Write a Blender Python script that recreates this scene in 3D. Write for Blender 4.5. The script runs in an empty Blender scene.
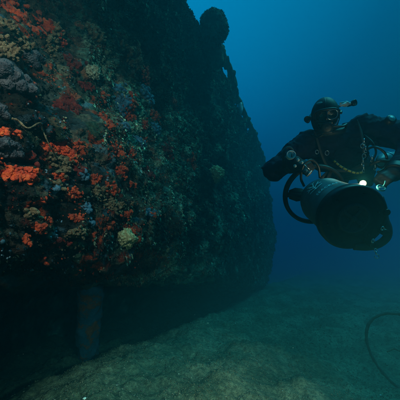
import bpy, math, random
import numpy as np
from mathutils import Vector, Matrix

random.seed(7)
RNG = np.random.default_rng(11)
sc = bpy.context.scene
col = sc.collection
R = math.radians

# ------------------------------------------------------------------ camera
CAMZ = 1.10
PITCH = R(13.4)
FOC = 260.0                                  # focal length in pixels of the 400 px photograph
cam_d = bpy.data.cameras.new('camera')
cam = bpy.data.objects.new('camera', cam_d)
col.objects.link(cam)
cam.location = (0, 0, CAMZ)
cam.rotation_euler = (R(90) + PITCH, 0, 0)
cam_d.sensor_width = 36
cam_d.lens = 36 * FOC / 400
cam_d.clip_start = 0.02
cam_d.clip_end = 400
sc.camera = cam

# ------------------------------------------------------------------ water light from the open sea all around
world = bpy.data.worlds.new('World')
sc.world = world
world.use_nodes = True
wt = world.node_tree
wt.nodes.clear()
wo = wt.nodes.new('ShaderNodeOutputWorld')
bg = wt.nodes.new('ShaderNodeBackground')
tc = wt.nodes.new('ShaderNodeTexCoord')
mr = wt.nodes.new('ShaderNodeMapRange')
mr.inputs['From Min'].default_value = -1
mr.inputs['From Max'].default_value = 1
rp = wt.nodes.new('ShaderNodeValToRGB')
cr = rp.color_ramp
cr.elements[0].position = 0.0
cr.elements[0].color = (0.0002, 0.0035, 0.008, 1)
cr.elements[1].position = 1.0
cr.elements[1].color = (0.001, 0.34, 0.55, 1)
for p_, c_ in ((0.42, (0.0001, 0.008, 0.012, 1)), (0.55, (0.0008, 0.026, 0.031, 1)), (0.64, (0.0012, 0.049, 0.068, 1)),
               (0.76, (0.0006, 0.102, 0.185, 1)), (0.90, (0.0012, 0.24, 0.40, 1))):
    e = cr.elements.new(p_)
    e.color = c_
# the surface light comes down from beyond the wreck: the water is brightest in that direction
dot = wt.nodes.new('ShaderNodeVectorMath')
dot.operation = 'DOT_PRODUCT'
dot.inputs[1].default_value = (-0.42, 0.30, 0.86)
wt.links.new(tc.outputs['Generated'], dot.inputs[0])
wt.links.new(dot.outputs['Value'], mr.inputs['Value'])
wt.links.new(mr.outputs[0], rp.inputs[0])
wt.links.new(rp.outputs[0], bg.inputs['Color'])
bg.inputs['Strength'].default_value = 1.35
wt.links.new(bg.outputs[0], wo.inputs['Surface'])

# sun filtered by the water column: soft and cyan, from above and to the right
sun_d = bpy.data.lights.new('sun', 'SUN')
sun = bpy.data.objects.new('sun', sun_d)
col.objects.link(sun)
sun_d.energy = 2.3
sun_d.angle = R(35)
sun_d.color = (0.34, 1.0, 0.80)
sun.rotation_euler = Vector((0.52, -0.04, 1.0)).to_track_quat('Z', 'Y').to_euler()


def strobe(loc, target, watts, cone, colr):
    """The photographer's flash on its arm beside the camera: the photo is lit by it."""
    d = bpy.data.lights.new('camera_strobe', 'SPOT')
    o = bpy.data.objects.new('camera_strobe', d)
    col.objects.link(o)
    d.energy = watts
    d.spot_size = R(cone)
    d.spot_blend = 1.0
    d.shadow_soft_size = 0.05
    d.color = colr
    o.location = loc
    o.rotation_euler = (Vector(loc) - Vector(target)).to_track_quat('Z', 'Y').to_euler()


strobe((-0.55, -0.25, 2.05), (-1.15, 1.45, 1.62), 140, 96, (1.0, 0.76, 0.60))
strobe((0.55, -0.10, 1.25), (0.0, 2.0, -0.1), 420, 68, (1.0, 0.78, 0.50))

sc.view_settings.view_transform = 'Standard'
sc.view_settings.look = 'None'
sc.view_settings.exposure = 0
sc.view_settings.gamma = 1
sc.cycles.use_denoising = True
sc.cycles.volume_bounces = 1
sc.cycles.max_bounces = 5
sc.cycles.diffuse_bounces = 2
sc.cycles.glossy_bounces = 2
sc.cycles.transparent_max_bounces = 8
sc.cycles.use_adaptive_sampling = True
sc.cycles.adaptive_threshold = 0.015

FW = np.array([0, math.cos(PITCH), math.sin(PITCH)])
UPV = np.array([0, -math.sin(PITCH), math.cos(PITCH)])
RT = np.array([1.0, 0, 0])
CAM = np.array([0, 0, CAMZ])


def at(px, py, d):
    """World point seen at a pixel of the photograph, d metres into the scene."""
    return Vector(CAM + RT * ((px - 200) / FOC * d) + UPV * ((200 - py) / FOC * d) + FW * d)


def project(P):
    q = P - CAM
    d = q @ FW
    dd = np.where(np.abs(d) < 1e-6, 1e-6, d)
    return 200 + FOC * (q @ RT) / dd, 200 - FOC * (q @ UPV) / dd, d


# ------------------------------------------------------------------ noise
def _hash(ix, iy, iz, k=0):
    h = (ix.astype(np.int64) * 374761393 + iy.astype(np.int64) * 668265263
         + iz.astype(np.int64) * 2147483647 + k * 974634777) & 0xFFFFFFFF
    h = ((h ^ (h >> 13)) * 1274126177) & 0xFFFFFFFF
    h = ((h ^ (h >> 16)) * 2246822519) & 0xFFFFFFFF
    return ((h ^ (h >> 15)) & 0xFFFFFF) / float(0xFFFFFF)


def vnoise(P, k=0):
    """Smooth value noise, about -1..1."""
    f = np.floor(P)
    i = f.astype(np.int64)
    w = P - f
    w = w * w * w * (w * (w * 6 - 15) + 10)
    out = 0
    for a in (0, 1):
        wa = w[:, 0] if a else 1 - w[:, 0]
        for b in (0, 1):
            wb = w[:, 1] if b else 1 - w[:, 1]
            for c in (0, 1):
                wc = w[:, 2] if c else 1 - w[:, 2]
                out = out + wa * wb * wc * _hash(i[:, 0] + a, i[:, 1] + b, i[:, 2] + c, k)
    return out * 2 - 1


def fbm(P, octs=4, k=0, gain=0.5):
    out, amp, tot = 0, 1.0, 0
    for o in range(octs):
        out = out + amp * vnoise(P * (2.03 ** o) + o * 17.3, k + o)
        tot += amp
        amp *= gain
    return out / tot


def worley(P, k=0):
    """Distance to the nearest of the scattered cell points (cell size 1)."""
    i = np.floor(P).astype(np.int64)
    best = np.full(len(P), 9.0)
    for a in (-1, 0, 1):
        for b in (-1, 0, 1):
            for c in (-1, 0, 1):
                jx, jy, jz = i[:, 0] + a, i[:, 1] + b, i[:, 2] + c
                q = np.stack([jx + _hash(jx, jy, jz, k), jy + _hash(jx, jy, jz, k + 1), jz + _hash(jx, jy, jz, k + 2)], 1)
                best = np.minimum(best, ((P - q) ** 2).sum(1))
    return np.sqrt(best)


def sstep(a, b, x):
    t = np.clip((x - a) / (b - a), 0, 1)
    return t * t * (3 - 2 * t)


# ------------------------------------------------------------------ object helpers
def tag(o, label=None, cat=None, group=None, kind=None):
    if label:
        o['label'] = label
    if cat:
        o['category'] = cat
    if group:
        o['group'] = group
    if kind:
        o['kind'] = kind
    return o


def empty(name, loc=(0, 0, 0), rot=None):
    o = bpy.data.objects.new(name, None)
    col.objects.link(o)
    o.location = loc
    o.empty_display_size = 0.05
    if rot is not None:
        o.rotation_euler = rot
    return o


def mesh_np(name, V, F, mat=None, parent=None, smooth=True, tint=None):
    """V (n,3), F (m,3) or (m,4) numpy -> linked object."""
    me = bpy.data.meshes.new(name)
    V = np.ascontiguousarray(V, dtype=np.float32)
    F = np.ascontiguousarray(F, dtype=np.int32)
    m, k = F.shape
    me.vertices.add(len(V))
    me.vertices.foreach_set('co', V.ravel())
    me.loops.add(m * k)
    me.loops.foreach_set('vertex_index', F.ravel())
    me.polygons.add(m)
    me.polygons.foreach_set('loop_start', np.arange(0, m * k, k, dtype=np.int32))
    try:
        me.polygons.foreach_set('loop_total', np.full(m, k, dtype=np.int32))
    except Exception:
        pass
    me.update(calc_edges=True)
    me.validate()
    if smooth:
        me.polygons.foreach_set('use_smooth', np.ones(len(me.polygons), dtype=bool))
    if tint is not None:
        ca = me.color_attributes.new('tint', 'FLOAT_COLOR', 'POINT')
        c4 = np.ones((len(V), 4), dtype=np.float32)
        c4[:, :3] = tint
        ca.data.foreach_set('color', c4.ravel())
    if mat:
        me.materials.append(mat)
    o = bpy.data.objects.new(name, me)
    col.objects.link(o)
    if parent is not None:
        o.parent = parent
    return o


class MB:
    """Collects shapes; build() links them as one mesh object."""

    def __init__(s):
        s.V, s.F, s.n = [], [], 0

    def add(s, V, F):
        V = [tuple(v) for v in V]
        s.V += V
        s.F += [tuple(i + s.n for i in f) for f in F]
        s.n += len(V)
        return s

    def tube(s, pts, r, seg=10, caps=True, flat=1.0):
        pts = [Vector(p) for p in pts]
        n = len(pts)
        rr = r if isinstance(r, (list, tuple)) else [r] * n
        V, F = [], []
        t0 = (pts[1] - pts[0]).normalized()
        ref = t0.orthogonal().normalized()
        for i, p in enumerate(pts):
            t = (pts[min(i + 1, n - 1)] - pts[max(i - 1, 0)]).normalized()
            ref = (ref - t * ref.dot(t))
            ref = ref.normalized() if ref.length > 1e-6 else t.orthogonal().normalized()
            b = t.cross(ref)
            for k in range(seg):
                a = 2 * math.pi * k / seg
                V.append(p + (ref * math.cos(a) + b * math.sin(a) * flat) * rr[i])
        for i in range(n - 1):
            for k in range(seg):
                k2 = (k + 1) % seg
                F.append((i * seg + k, i * seg + k2, (i + 1) * seg + k2, (i + 1) * seg + k))
        if caps:
            F.append(tuple(range(seg))[::-1])
            F.append(tuple((n - 1) * seg + k for k in range(seg)))
        return s.add(V, F)

    def lathe(s, prof, M=Matrix.Identity(4), seg=48, a0=0.0, a1=2 * math.pi):
        """prof: list of (x along axis, radius); axis is local X."""
        full = abs(a1 - a0 - 2 * math.pi) < 1e-6
        m = seg if full else seg + 1
        V, F = [], []
        for x, r in prof:
            for k in range(m):
                a = a0 + (a1 - a0) * k / seg
                V.append(M @ Vector((x, r * math.cos(a), r * math.sin(a))))
        for i in range(len(prof) - 1):
            for k in range(seg):
                k2 = (k + 1) % m
                F.append((i * m + k, i * m + k2, (i + 1) * m + k2, (i + 1) * m + k))
        return s.add(V, F)

    def ell(s, c, rad, rot=None, seg=20, rings=12):
        V, F = [], []
        for i in range(rings + 1):
            th = math.pi * i / rings
            for k in range(seg):
                a = 2 * math.pi * k / seg
                v = Vector((rad[0] * math.sin(th) * math.cos(a), rad[1] * math.sin(th) * math.sin(a), rad[2] * math.cos(th)))
                if rot is not None:
                    v = rot @ v
                V.append(Vector(c) + v)
        for i in range(rings):
            for k in range(seg):
                k2 = (k + 1) % seg
                F.append((i * seg + k, (i + 1) * seg + k, (i + 1) * seg + k2, i * seg + k2))
        return s.add(V, F)

    def caps(s, p, q, r0, r1, seg=18):
        """Tapered capsule."""
        p, q = Vector(p), Vector(q)
        t = (q - p)
        L = t.length
        if L < 1e-5:
            return s.ell(p, (r0, r0, r0))
        t.normalize()
        pts, rr = [], []
        for k in range(6):
            a = math.pi / 2 * (1 - k / 5)
            pts.append(p - t * r0 * math.sin(a)); rr.append(max(r0 * math.cos(a), 1e-4))
        for k in range(6):
            a = math.pi / 2 * k / 5
            pts.append(q + t * r1 * math.sin(a)); rr.append(max(r1 * math.cos(a), 1e-4))
        return s.tube(pts, rr, seg)

    def box(s, c, size, rot=None):
        V = []
        for x in (-.5, .5):
            for y in (-.5, .5):
                for z in (-.5, .5):
                    v = Vector((x * size[0], y * size[1], z * size[2]))
                    if rot is not None:
                        v = rot @ v
                    V.append(Vector(c) + v)
        return s.add(V, [(0, 1, 3, 2), (4, 6, 7, 5), (0, 4, 5, 1), (2, 3, 7, 6), (0, 2, 6, 4), (1, 5, 7, 3)])

    def build(s, name, mat=None, parent=None, smooth=True, bevel=0.0):
        me = bpy.data.meshes.new(name)
        me.from_pydata([tuple(v) for v in s.V], [], s.F)
        me.update()
        if smooth:
            me.polygons.foreach_set('use_smooth', [True] * len(me.polygons))
        if mat:
            me.materials.append(mat)
        o = bpy.data.objects.new(name, me)
        col.objects.link(o)
        if parent is not None:
            o.parent = parent
        if bevel:
            b = o.modifiers.new('bevel', 'BEVEL')
            b.width = bevel
            b.segments = 2
            b.limit_method = 'ANGLE'
            b.angle_limit = R(40)
        return o


def catmull(pts, n=8, closed=False):
    P = [Vector(p) for p in pts]
    out = []
    m = len(P)
    for i in range(m if closed else m - 1):
        p1, p2 = P[i], P[(i + 1) % m]
        p0 = P[i - 1] if (i > 0 or closed) else p1 * 2 - p2
        p3 = P[(i + 2) % m] if (i + 2 < m or closed) else p2 * 2 - p1
        for k in range(n):
            t = k / n
            out.append(0.5 * ((2 * p1) + (p2 - p0) * t + (2 * p0 - 5 * p1 + 4 * p2 - p3) * t * t + (3 * p1 - p0 - 3 * p2 + p3) * t ** 3))
    if not closed:
        out.append(P[-1])
    return out


def bake(o, name=None):
    """Apply an object's modifiers."""
    dg = bpy.context.evaluated_depsgraph_get()
    ev = o.evaluated_get(dg)
    me = bpy.data.meshes.new_from_object(ev)
    o.modifiers.clear()
    old = o.data
    o.data = me
    me.name = name or o.name
    bpy.data.meshes.remove(old)
    return o


# ------------------------------------------------------------------ materials
def nmat(name, base=(0.2, 0.2, 0.2), rough=0.8, noise=None, bump=None, metal=0.0, attr=None, spec=0.3, coat=0.0,
         emit=None, estr=0.0, sub=0.0):
    """noise = [(scale, [(pos, colour)...], mix)], bump = [(scale, strength, distance, kind)]"""
    m = bpy.data.materials.new(name)
    m.use_nodes = True
    nt = m.node_tree
    b = nt.nodes['Principled BSDF']
    b.inputs['Base Color'].default_value = (*base, 1)
    b.inputs['Roughness'].default_value = rough
    b.inputs['Metallic'].default_value = metal
    b.inputs['Specular IOR Level'].default_value = spec
    b.inputs['Coat Weight'].default_value = coat
    if sub:
        b.inputs['Subsurface Weight'].default_value = sub
        b.inputs['Subsurface Scale'].default_value = 0.01
    if emit:
        b.inputs['Emission Color'].default_value = (*emit, 1)
        b.inputs['Emission Strength'].default_value = estr
    geo = nt.nodes.new('ShaderNodeNewGeometry')
    last = None
    if attr:
        a = nt.nodes.new('ShaderNodeAttribute')
        a.attribute_name = attr
        last = a.outputs['Color']
    for sc_, stops, mixf, mode in (noise or []):
        t = nt.nodes.new('ShaderNodeTexNoise')
        t.inputs['Scale'].default_value = sc_
        t.inputs['Detail'].default_value = 8
        t.inputs['Roughness'].default_value = 0.65
        t.inputs['Distortion'].default_value = 0.4
        nt.links.new(geo.outputs['Position'], t.inputs['Vector'])
        r = nt.nodes.new('ShaderNodeValToRGB')
        el = r.color_ramp.elements
        el[0].position, el[0].color = stops[0][0], (*stops[0][1], 1)
        el[1].position, el[1].color = stops[-1][0], (*stops[-1][1], 1)
        for p_, c_ in stops[1:-1]:
            e_ = el.new(p_)
            e_.color = (*c_, 1)
        nt.links.new(t.outputs['Fac'], r.inputs[0])
        if last is None:
            last = r.outputs[0]
        else:
            mx = nt.nodes.new('ShaderNodeMix')
            mx.data_type = 'RGBA'
            mx.blend_type = mode
            mx.inputs[0].default_value = mixf
            nt.links.new(last, mx.inputs[6])
            nt.links.new(r.outputs[0], mx.inputs[7])
            last = mx.outputs[2]
    if last is not None:
        nt.links.new(last, b.inputs['Base Color'])
    prev = None
    for sc_, st, dist, kind in (bump or []):
        if kind == 'v':
            t = nt.nodes.new('ShaderNodeTexVoronoi')
            out = t.outputs['Distance']
        else:
            t = nt.nodes.new('ShaderNodeTexNoise')
            t.inputs['Detail'].default_value = 6
            out = t.outputs['Fac']
        t.inputs['Scale'].default_value = sc_
        nt.links.new(geo.outputs['Position'], t.inputs['Vector'])
        bp = nt.nodes.new('ShaderNodeBump')
        bp.inputs['Strength'].default_value = st
        bp.inputs['Distance'].default_value = dist
        nt.links.new(out, bp.inputs['Height'])
        if prev:
            nt.links.new(prev, bp.inputs['Normal'])
        prev = bp.outputs[0]
    if prev:
        nt.links.new(prev, b.inputs['Normal'])
    return m


GREYS = lambda a, b: [(0.3, (a, a, a)), (0.7, (b, b, b))]
M = {}
M['wall'] = nmat('encrusted_plating', rough=0.95, spec=0.1, attr='tint',
                 noise=[(38, [(0.32, (0.25, 0.25, 0.25)), (0.5, (0.9, 0.9, 0.9)), (0.72, (2.2, 2.1, 1.9))], 0.85, 'MULTIPLY')],
                 bump=[(60, 0.8, 0.012, 'n'), (160, 0.6, 0.004, 'v')])
M['turf'] = nmat('marine_turf', rough=0.9, spec=0.1, attr='tint',
                 noise=[(90, [(0.3, (0.5, 0.5, 0.5)), (0.7, (1.5, 1.5, 1.5))], 0.8, 'MULTIPLY')])
M['sand'] = nmat('shelly_sand', rough=0.95, spec=0.1, attr='tint',
                 noise=[(2.2, [(0.3, (0.6, 0.62, 0.62)), (0.7, (1.35, 1.3, 1.25))], 0.8, 'MULTIPLY'),
                        (26, [(0.33, (0.35, 0.37, 0.37)), (0.5, (0.95, 0.95, 0.95)), (0.7, (1.9, 1.8, 1.7))], 0.9, 'MULTIPLY'),
                        (120, [(0.3, (0.6, 0.6, 0.6)), (0.8, (1.4, 1.4, 1.4))], 0.8, 'MULTIPLY')],
                 bump=[(30, 0.4, 0.02, 'n'), (110, 0.8, 0.006, 'v')])
M['orange'] = nmat('orange_sponge', rough=0.7, spec=0.25, noise=[
    (30, [(0.3, (0.20, 0.012, 0.005)), (0.5, (0.58, 0.045, 0.010)), (0.7, (0.85, 0.13, 0.022))], 1, 'MIX')],
    bump=[(150, 0.7, 0.004, 'v')])
M['red'] = nmat('red_sponge', rough=0.75, spec=0.2, noise=[
    (26, [(0.3, (0.11, 0.010, 0.005)), (0.52, (0.48, 0.045, 0.012)), (0.72, (0.72, 0.10, 0.025))], 1, 'MIX')],
    bump=[(130, 0.7, 0.004, 'v')])
M['darkred'] = nmat('dark_red_algae', rough=0.85, spec=0.15, noise=[
    (30, [(0.35, (0.045, 0.006, 0.005)), (0.55, (0.17, 0.016, 0.010)), (0.78, (0.30, 0.03, 0.015))], 1, 'MIX')],
    bump=[(120, 0.7, 0.004, 'v')])
M['grey'] = nmat('grey_sponge', rough=0.8, spec=0.2, noise=[
    (22, [(0.34, (0.014, 0.013, 0.016)), (0.53, (0.060, 0.054, 0.062)), (0.70, (0.14, 0.12, 0.12))], 1, 'MIX')],
    bump=[(140, 1.0, 0.006, 'v'), (70, 0.9, 0.012, 'n')])
M['blue'] = nmat('blue_grey_sponge', rough=0.8, spec=0.2, noise=[
    (40, [(0.3, (0.03, 0.06, 0.08)), (0.55, (0.075, 0.14, 0.19)), (0.75, (0.16, 0.24, 0.30))], 1, 'MIX')],
    bump=[(150, 0.8, 0.004, 'v')])
M['tan'] = nmat('tan_bryozoan', rough=0.85, spec=0.15, noise=[
    (28, [(0.3, (0.05, 0.030, 0.018)), (0.5, (0.16, 0.095, 0.050)), (0.75, (0.34, 0.22, 0.12))], 1, 'MIX')],
    bump=[(170, 0.8, 0.005, 'v')])
M['yellow'] = nmat('yellow_coral_ball', rough=0.8, spec=0.2, noise=[
    (70, [(0.33, (0.14, 0.10, 0.045)), (0.52, (0.46, 0.35, 0.16)), (0.72, (0.72, 0.58, 0.32))], 1, 'MIX')],
    bump=[(170, 0.8, 0.005, 'v')])
M['pale'] = nmat('pale_growth', rough=0.8, spec=0.2, noise=[
    (45, [(0.35, (0.08, 0.06, 0.04)), (0.52, (0.34, 0.27, 0.16)), (0.72, (0.62, 0.54, 0.38))], 1, 'MIX')],
    bump=[(170, 0.7, 0.004, 'v')])
M['post'] = nmat('corroded_post', rough=0.9, spec=0.15, noise=[
    (5, [(0.35, (0.07, 0.13, 0.19)), (0.50, (0.05, 0.10, 0.14)), (0.56, (0.34, 0.07, 0.025)), (0.7, (0.45, 0.10, 0.04))], 1, 'MIX'),
    (50, [(0.3, (0.5, 0.5, 0.5)), (0.7, (1.4, 1.4, 1.4))], 0.8, 'MULTIPLY')],
    bump=[(60, 0.8, 0.01, 'n')])
M['suit'] = nmat('black_drysuit', rough=0.8, spec=0.15, noise=[
    (14, [(0.35, (0.006, 0.008, 0.024)), (0.7, (0.018, 0.018, 0.055))], 1, 'MIX')],
    bump=[(16, 0.5, 0.03, 'n'), (600, 0.25, 0.001, 'n')])
M['neoprene'] = nmat('black_neoprene', rough=0.55, spec=0.35, noise=[
    (30, [(0.35, (0.012, 0.013, 0.015)), (0.7, (0.028, 0.030, 0.033))], 1, 'MIX')], bump=[(300, 0.3, 0.001, 'n')])
M['rubber'] = nmat('black_rubber', (0.012, 0.012, 0.013), 0.42, spec=0.4, noise=[
    (60, [(0.35, (0.008, 0.008, 0.009)), (0.7, (0.02, 0.021, 0.023))], 1, 'MIX')], bump=[(200, 0.2, 0.001, 'n')])
M['skin'] = nmat('skin', rough=0.5, spec=0.4, sub=0.1, noise=[
    (30, [(0.3, (0.42, 0.26, 0.20)), (0.7, (0.56, 0.37, 0.29))], 1, 'MIX')], bump=[(250, 0.2, 0.001, 'n')])
M['lip'] = nmat('lips', (0.38, 0.14, 0.12), 0.45, bump=[(250, 0.2, 0.001, 'n')])
M['eyewhite'] = nmat('eye_white', (0.75, 0.74, 0.7), 0.2, noise=[(200, [(0.3, (0.7, 0.68, 0.64)), (0.7, (0.8, 0.79, 0.76))], 1, 'MIX')])
M['iris'] = nmat('iris', (0.06, 0.035, 0.02), 0.2, noise=[(300, [(0.3, (0.03, 0.02, 0.012)), (0.7, (0.08, 0.05, 0.03))], 1, 'MIX')])
M['hull'] = nmat('scooter_shell', rough=0.38, spec=0.45, noise=[
    (18, [(0.35, (0.085, 0.125, 0.135)), (0.7, (0.13, 0.18, 0.19))], 1, 'MIX'),
    (120, [(0.3, (0.8, 0.8, 0.8)), (0.7, (1.1, 1.1, 1.1))], 0.6, 'MULTIPLY')], bump=[(90, 0.12, 0.002, 'n')])
M['blackplastic'] = nmat('black_plastic', rough=0.45, spec=0.4, noise=[
    (40, [(0.35, (0.009, 0.010, 0.012)), (0.7, (0.022, 0.025, 0.028))], 1, 'MIX')], bump=[(220, 0.25, 0.001, 'n'), (25, 0.3, 0.004, 'n')])
M['print'] = nmat('pale_blue_print', (0.7, 0.85, 0.9), 0.5, noise=[(90, [(0.3, (0.5, 0.85, 0.9)), (0.7, (0.6, 0.95, 1.0))], 1, 'MIX')])
M['steel'] = nmat('stainless_steel', (0.6, 0.62, 0.64), 0.28, metal=0.9, noise=[(120, [(0.3, (0.45, 0.47, 0.5)), (0.7, (0.7, 0.72, 0.74))], 1, 'MIX')])
M['white'] = nmat('white_plastic', (0.75, 0.78, 0.78), 0.4, noise=[(80, [(0.3, (0.6, 0.64, 0.64)), (0.7, (0.78, 0.8, 0.8))], 1, 'MIX')])
M['dial'] = nmat('dial_face', (0.4, 0.5, 0.5), 0.3, noise=[(200, [(0.3, (0.3, 0.4, 0.42)), (0.7, (0.5, 0.6, 0.62))], 1, 'MIX')])
M['hose_y'] = nmat('yellow_hose', (0.25, 0.25, 0.03), 0.5, noise=[(60, [(0.3, (0.14, 0.16, 0.02)), (0.7, (0.30, 0.30, 0.05))], 1, 'MIX')])
M['webbing'] = nmat('grey_webbing', (0.05, 0.055, 0.06), 0.85, noise=[(300, [(0.3, (0.03, 0.032, 0.035)), (0.7, (0.08, 0.085, 0.09))], 1, 'MIX')])
M['cyan'] = nmat('bright_cyan_plastic', (0.06, 0.42, 0.5), 0.35, noise=[(120, [(0.3, (0.03, 0.28, 0.36)), (0.7, (0.07, 0.45, 0.52))], 1, 'MIX')])
M['tank'] = nmat('painted_steel_tank', rough=0.4, spec=0.4, noise=[(25, [(0.3, (0.10, 0.22, 0.25)), (0.7, (0.16, 0.32, 0.34))], 1, 'MIX')], bump=[(120, 0.2, 0.001, 'n')])
M['glow'] = nmat('lit_torch_lens', (0.9, 0.85, 0.6), 0.3, emit=(1.0, 0.42, 0.13), estr=3.4)
M['cable'] = nmat('weedy_black_cable', rough=0.7, spec=0.3, noise=[
    (60, [(0.35, (0.012, 0.014, 0.013)), (0.7, (0.04, 0.045, 0.035))], 1, 'MIX')], bump=[(120, 0.5, 0.004, 'n')])
gl = bpy.data.materials.new('mask_glass')
gl.use_nodes = True
g_ = gl.node_tree
gb = g_.nodes['Principled BSDF']
gb.inputs['Base Color'].default_value = (0.01, 0.015, 0.018, 1)
gb.inputs['Roughness'].default_value = 0.05
gb.inputs['Alpha'].default_value = 0.15
M['glass'] = gl

# ------------------------------------------------------------------ the wreck
TH = R(23.0)
U = np.array([math.sin(TH), math.cos(TH), 0.0])       # along the hull, away from the camera
N = np.array([math.cos(TH), -math.sin(TH), 0.0])      # out of the hull, to open water
DW = 1.42
Z3 = np.array([0, 0, 1.0])
# (outward offset, height relative to the camera, weight of point density)
PROF = [(-5.2, -1.5), (-5.1, 0.5), (-5.0, 3.2), (-4.2, 3.68), (-2.0, 3.76), (-0.35, 3.80), (-0.04, 3.77), (0.03, 3.6), (0.0, 2.6),
        (0.04, 1.6), (0.06, 1.0), (0.06, 0.55), (0.0, 0.2), (-0.13, -0.02), (-0.45, -0.12), (-1.0, -0.16),
        (-2.0, -0.05), (-2.9, -0.12), (-3.2, -0.5), (-3.35, -1.6)]
pc = np.array([[p.x, p.y] for p in catmull([(a, b, 0) for a, b in PROF], 24)])
arc = np.concatenate([[0], np.cumsum(np.hypot(*np.diff(pc, axis=0).T))])
A_TOT = arc[-1]
i_edge = int(np.argmax(pc[:, 0] + pc[:, 1] * 1.0))      # near the deck edge
a_deck = arc[5 * 24]
a_edge = arc[6 * 24]
a_turn = arc[13 * 24]
a_cave = arc[16 * 24]


def wall_base(t, a):
    s = np.interp(a, arc, pc[:, 0])
    z = np.interp(a, arc, pc[:, 1])
    e = 0.03
    ds = np.interp(a + e, arc, pc[:, 0]) - np.interp(a - e, arc, pc[:, 0])
    dz = np.interp(a + e, arc, pc[:, 1]) - np.interp(a - e, arc, pc[:, 1])
    L = np.hypot(ds, dz) + 1e-9
    ns, nz = -dz / L, ds / L                           # profile runs over the top then down: outward is +s on the face
    bul = 0.24 * np.exp(-((t - 0.75) / 1.35) ** 2) * np.exp(-((z - 0.15) / 0.75) ** 2)
    bul = bul - 1.4 * np.clip((t - 9.8) / 5.0, 0, 2) ** 2
    bul = bul - 0.40 * sstep(1.3, -0.6, z) * sstep(2.4, 5.0, t)
    s = s + bul
    z = z - 0.13 * np.clip(t - 2.6, 0, 8) * sstep(0.9, -0.1, z)
    P = CAM + (s - DW)[:, None] * N + t[:, None] * U + z[:, None] * Z3
    Nn = ns[:, None] * N + nz[:, None] * Z3
    return P, Nn, z


HOLLOW = at(47, 104, 1.55)


def wall_disp(P, z, fine=True):
    dist = np.linalg.norm(P - CAM, axis=1)
    d = 0.15 * fbm(P * 0.9, 2, 3)
    d += 0.10 * fbm(P * 2.6, 2, 9)
    if not fine:
        return d + 0.02
    n3 = vnoise(P * 6.1, 21)
    d += 0.075 * (np.abs(n3) - 0.3)
    n4 = vnoise(P * 14 + n3[:, None], 31)
    d += 0.040 * (np.abs(n4) - 0.3)
    d -= 0.17 * np.exp(-((P - np.array(HOLLOW)) ** 2).sum(1) / 0.15 ** 2)
    near = dist < 7
    if near.any():
        q = P[near]
        d[near] += 0.020 * (np.abs(vnoise(q * 31, 41)) - 0.3) + 0.011 * vnoise(q * 68, 51)
    return d


def wall_pt(t, a):
    t = np.atleast_1d(np.asarray(t, float))
    a = np.atleast_1d(np.asarray(a, float))
    P, Nn, z = wall_base(t, a)
    return P + Nn * wall_disp(P, z)[:, None], Nn


# palette on the hull: mosaic of crusts near the camera side, green-brown algae further up and along
PAL = np.array([(0.020, 0.018, 0.015), (0.050, 0.042, 0.030), (0.030, 0.045, 0.028), (0.13, 0.018, 0.010), (0.10, 0.080, 0.055),
                (0.050, 0.085, 0.105), (0.018, 0.020, 0.020), (0.20, 0.14, 0.085), (0.28, 0.035, 0.012), (0.06, 0.03, 0.02)])
GRN = np.array([(0.020, 0.045, 0.030), (0.060, 0.12, 0.080), (0.012, 0.024, 0.018), (0.10, 0.13, 0.075), (0.05, 0.05, 0.035),
                (0.030, 0.070, 0.060), (0.15, 0.17, 0.11), (0.09, 0.04, 0.025)]) * 1.3


PAL = PAL * np.array([1, .75, .9, 1, .6, .8, 1, .55, 1, 1])[:, None] * 0.85


def palette(P, t, z, jit=0.35, cell=11.0):
    q = P * cell + 0.8 * np.stack([vnoise(P * 9, 61), vnoise(P * 9, 62), vnoise(P * 9, 63)], 1)
    i = np.floor(q).astype(np.int64)
    h = _hash(i[:, 0], i[:, 1], i[:, 2], 71)
    i1 = (h * len(PAL)).astype(int) % len(PAL)
    i2 = (h * 7.3 % 1 * len(GRN)).astype(int) % len(GRN)
    c1, c2 = PAL[i1], GRN[i2]
    # the mosaic of sponges sits low and near; algae rule higher up, where daylight reaches
    w = sstep(1.1, 2.5, t + 0.75 * (z - 0.6) + 0.7 * fbm(P * 1.6, 2, 77))
    c = c1 * (1 - w)[:, None] + c2 * w[:, None]
    dens = np.clip(0.95 + 1.5 * fbm(P * 1.3, 3, 78) + 0.7 * vnoise(P * 4.2, 79), 0.25, 2.2)   # thick and thin growth
    return c * dens[:, None] * (1 + jit * (_hash(i[:, 0], i[:, 2], i[:, 1], 75) - 0.5)[:, None] * 2), w


ship = empty('shipwreck', tuple(CAM - np.array([0, 0, CAMZ]) - N * DW + U * 4))
tag(ship, 'dark overgrown hull of a sunken ship overhanging the seabed', 'shipwreck')
SHIPINV = Matrix.Translation(ship.location).inverted()


def grid_faces(nu, nv):
    i, j = np.meshgrid(np.arange(nu - 1), np.arange(nv - 1), indexing='ij')
    b = i * nv + j
    return np.stack([b, b + 1, b + nv + 1, b + nv], -1).reshape(-1, 4)


def hull_patch(name, ts, as_):
    T, A = np.meshgrid(ts, as_, indexing='ij')
    t, a = T.ravel(), A.ravel()
    P, Nn, z = wall_base(t, a)
    V = P + Nn * wall_disp(P, z)[:, None]
    c, w = palette(V, t, z)
    o = mesh_np(name, V - np.array(ship.location), grid_faces(len(ts), len(as_))[:, ::-1], M['wall'], ship, tint=c)
    return o


def steps(a, b, f):
    out = [a]
    while out[-1] < b:
        out.append(out[-1] + f(out[-1]))
    out[-1] = b
    return np.array(out)


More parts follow.
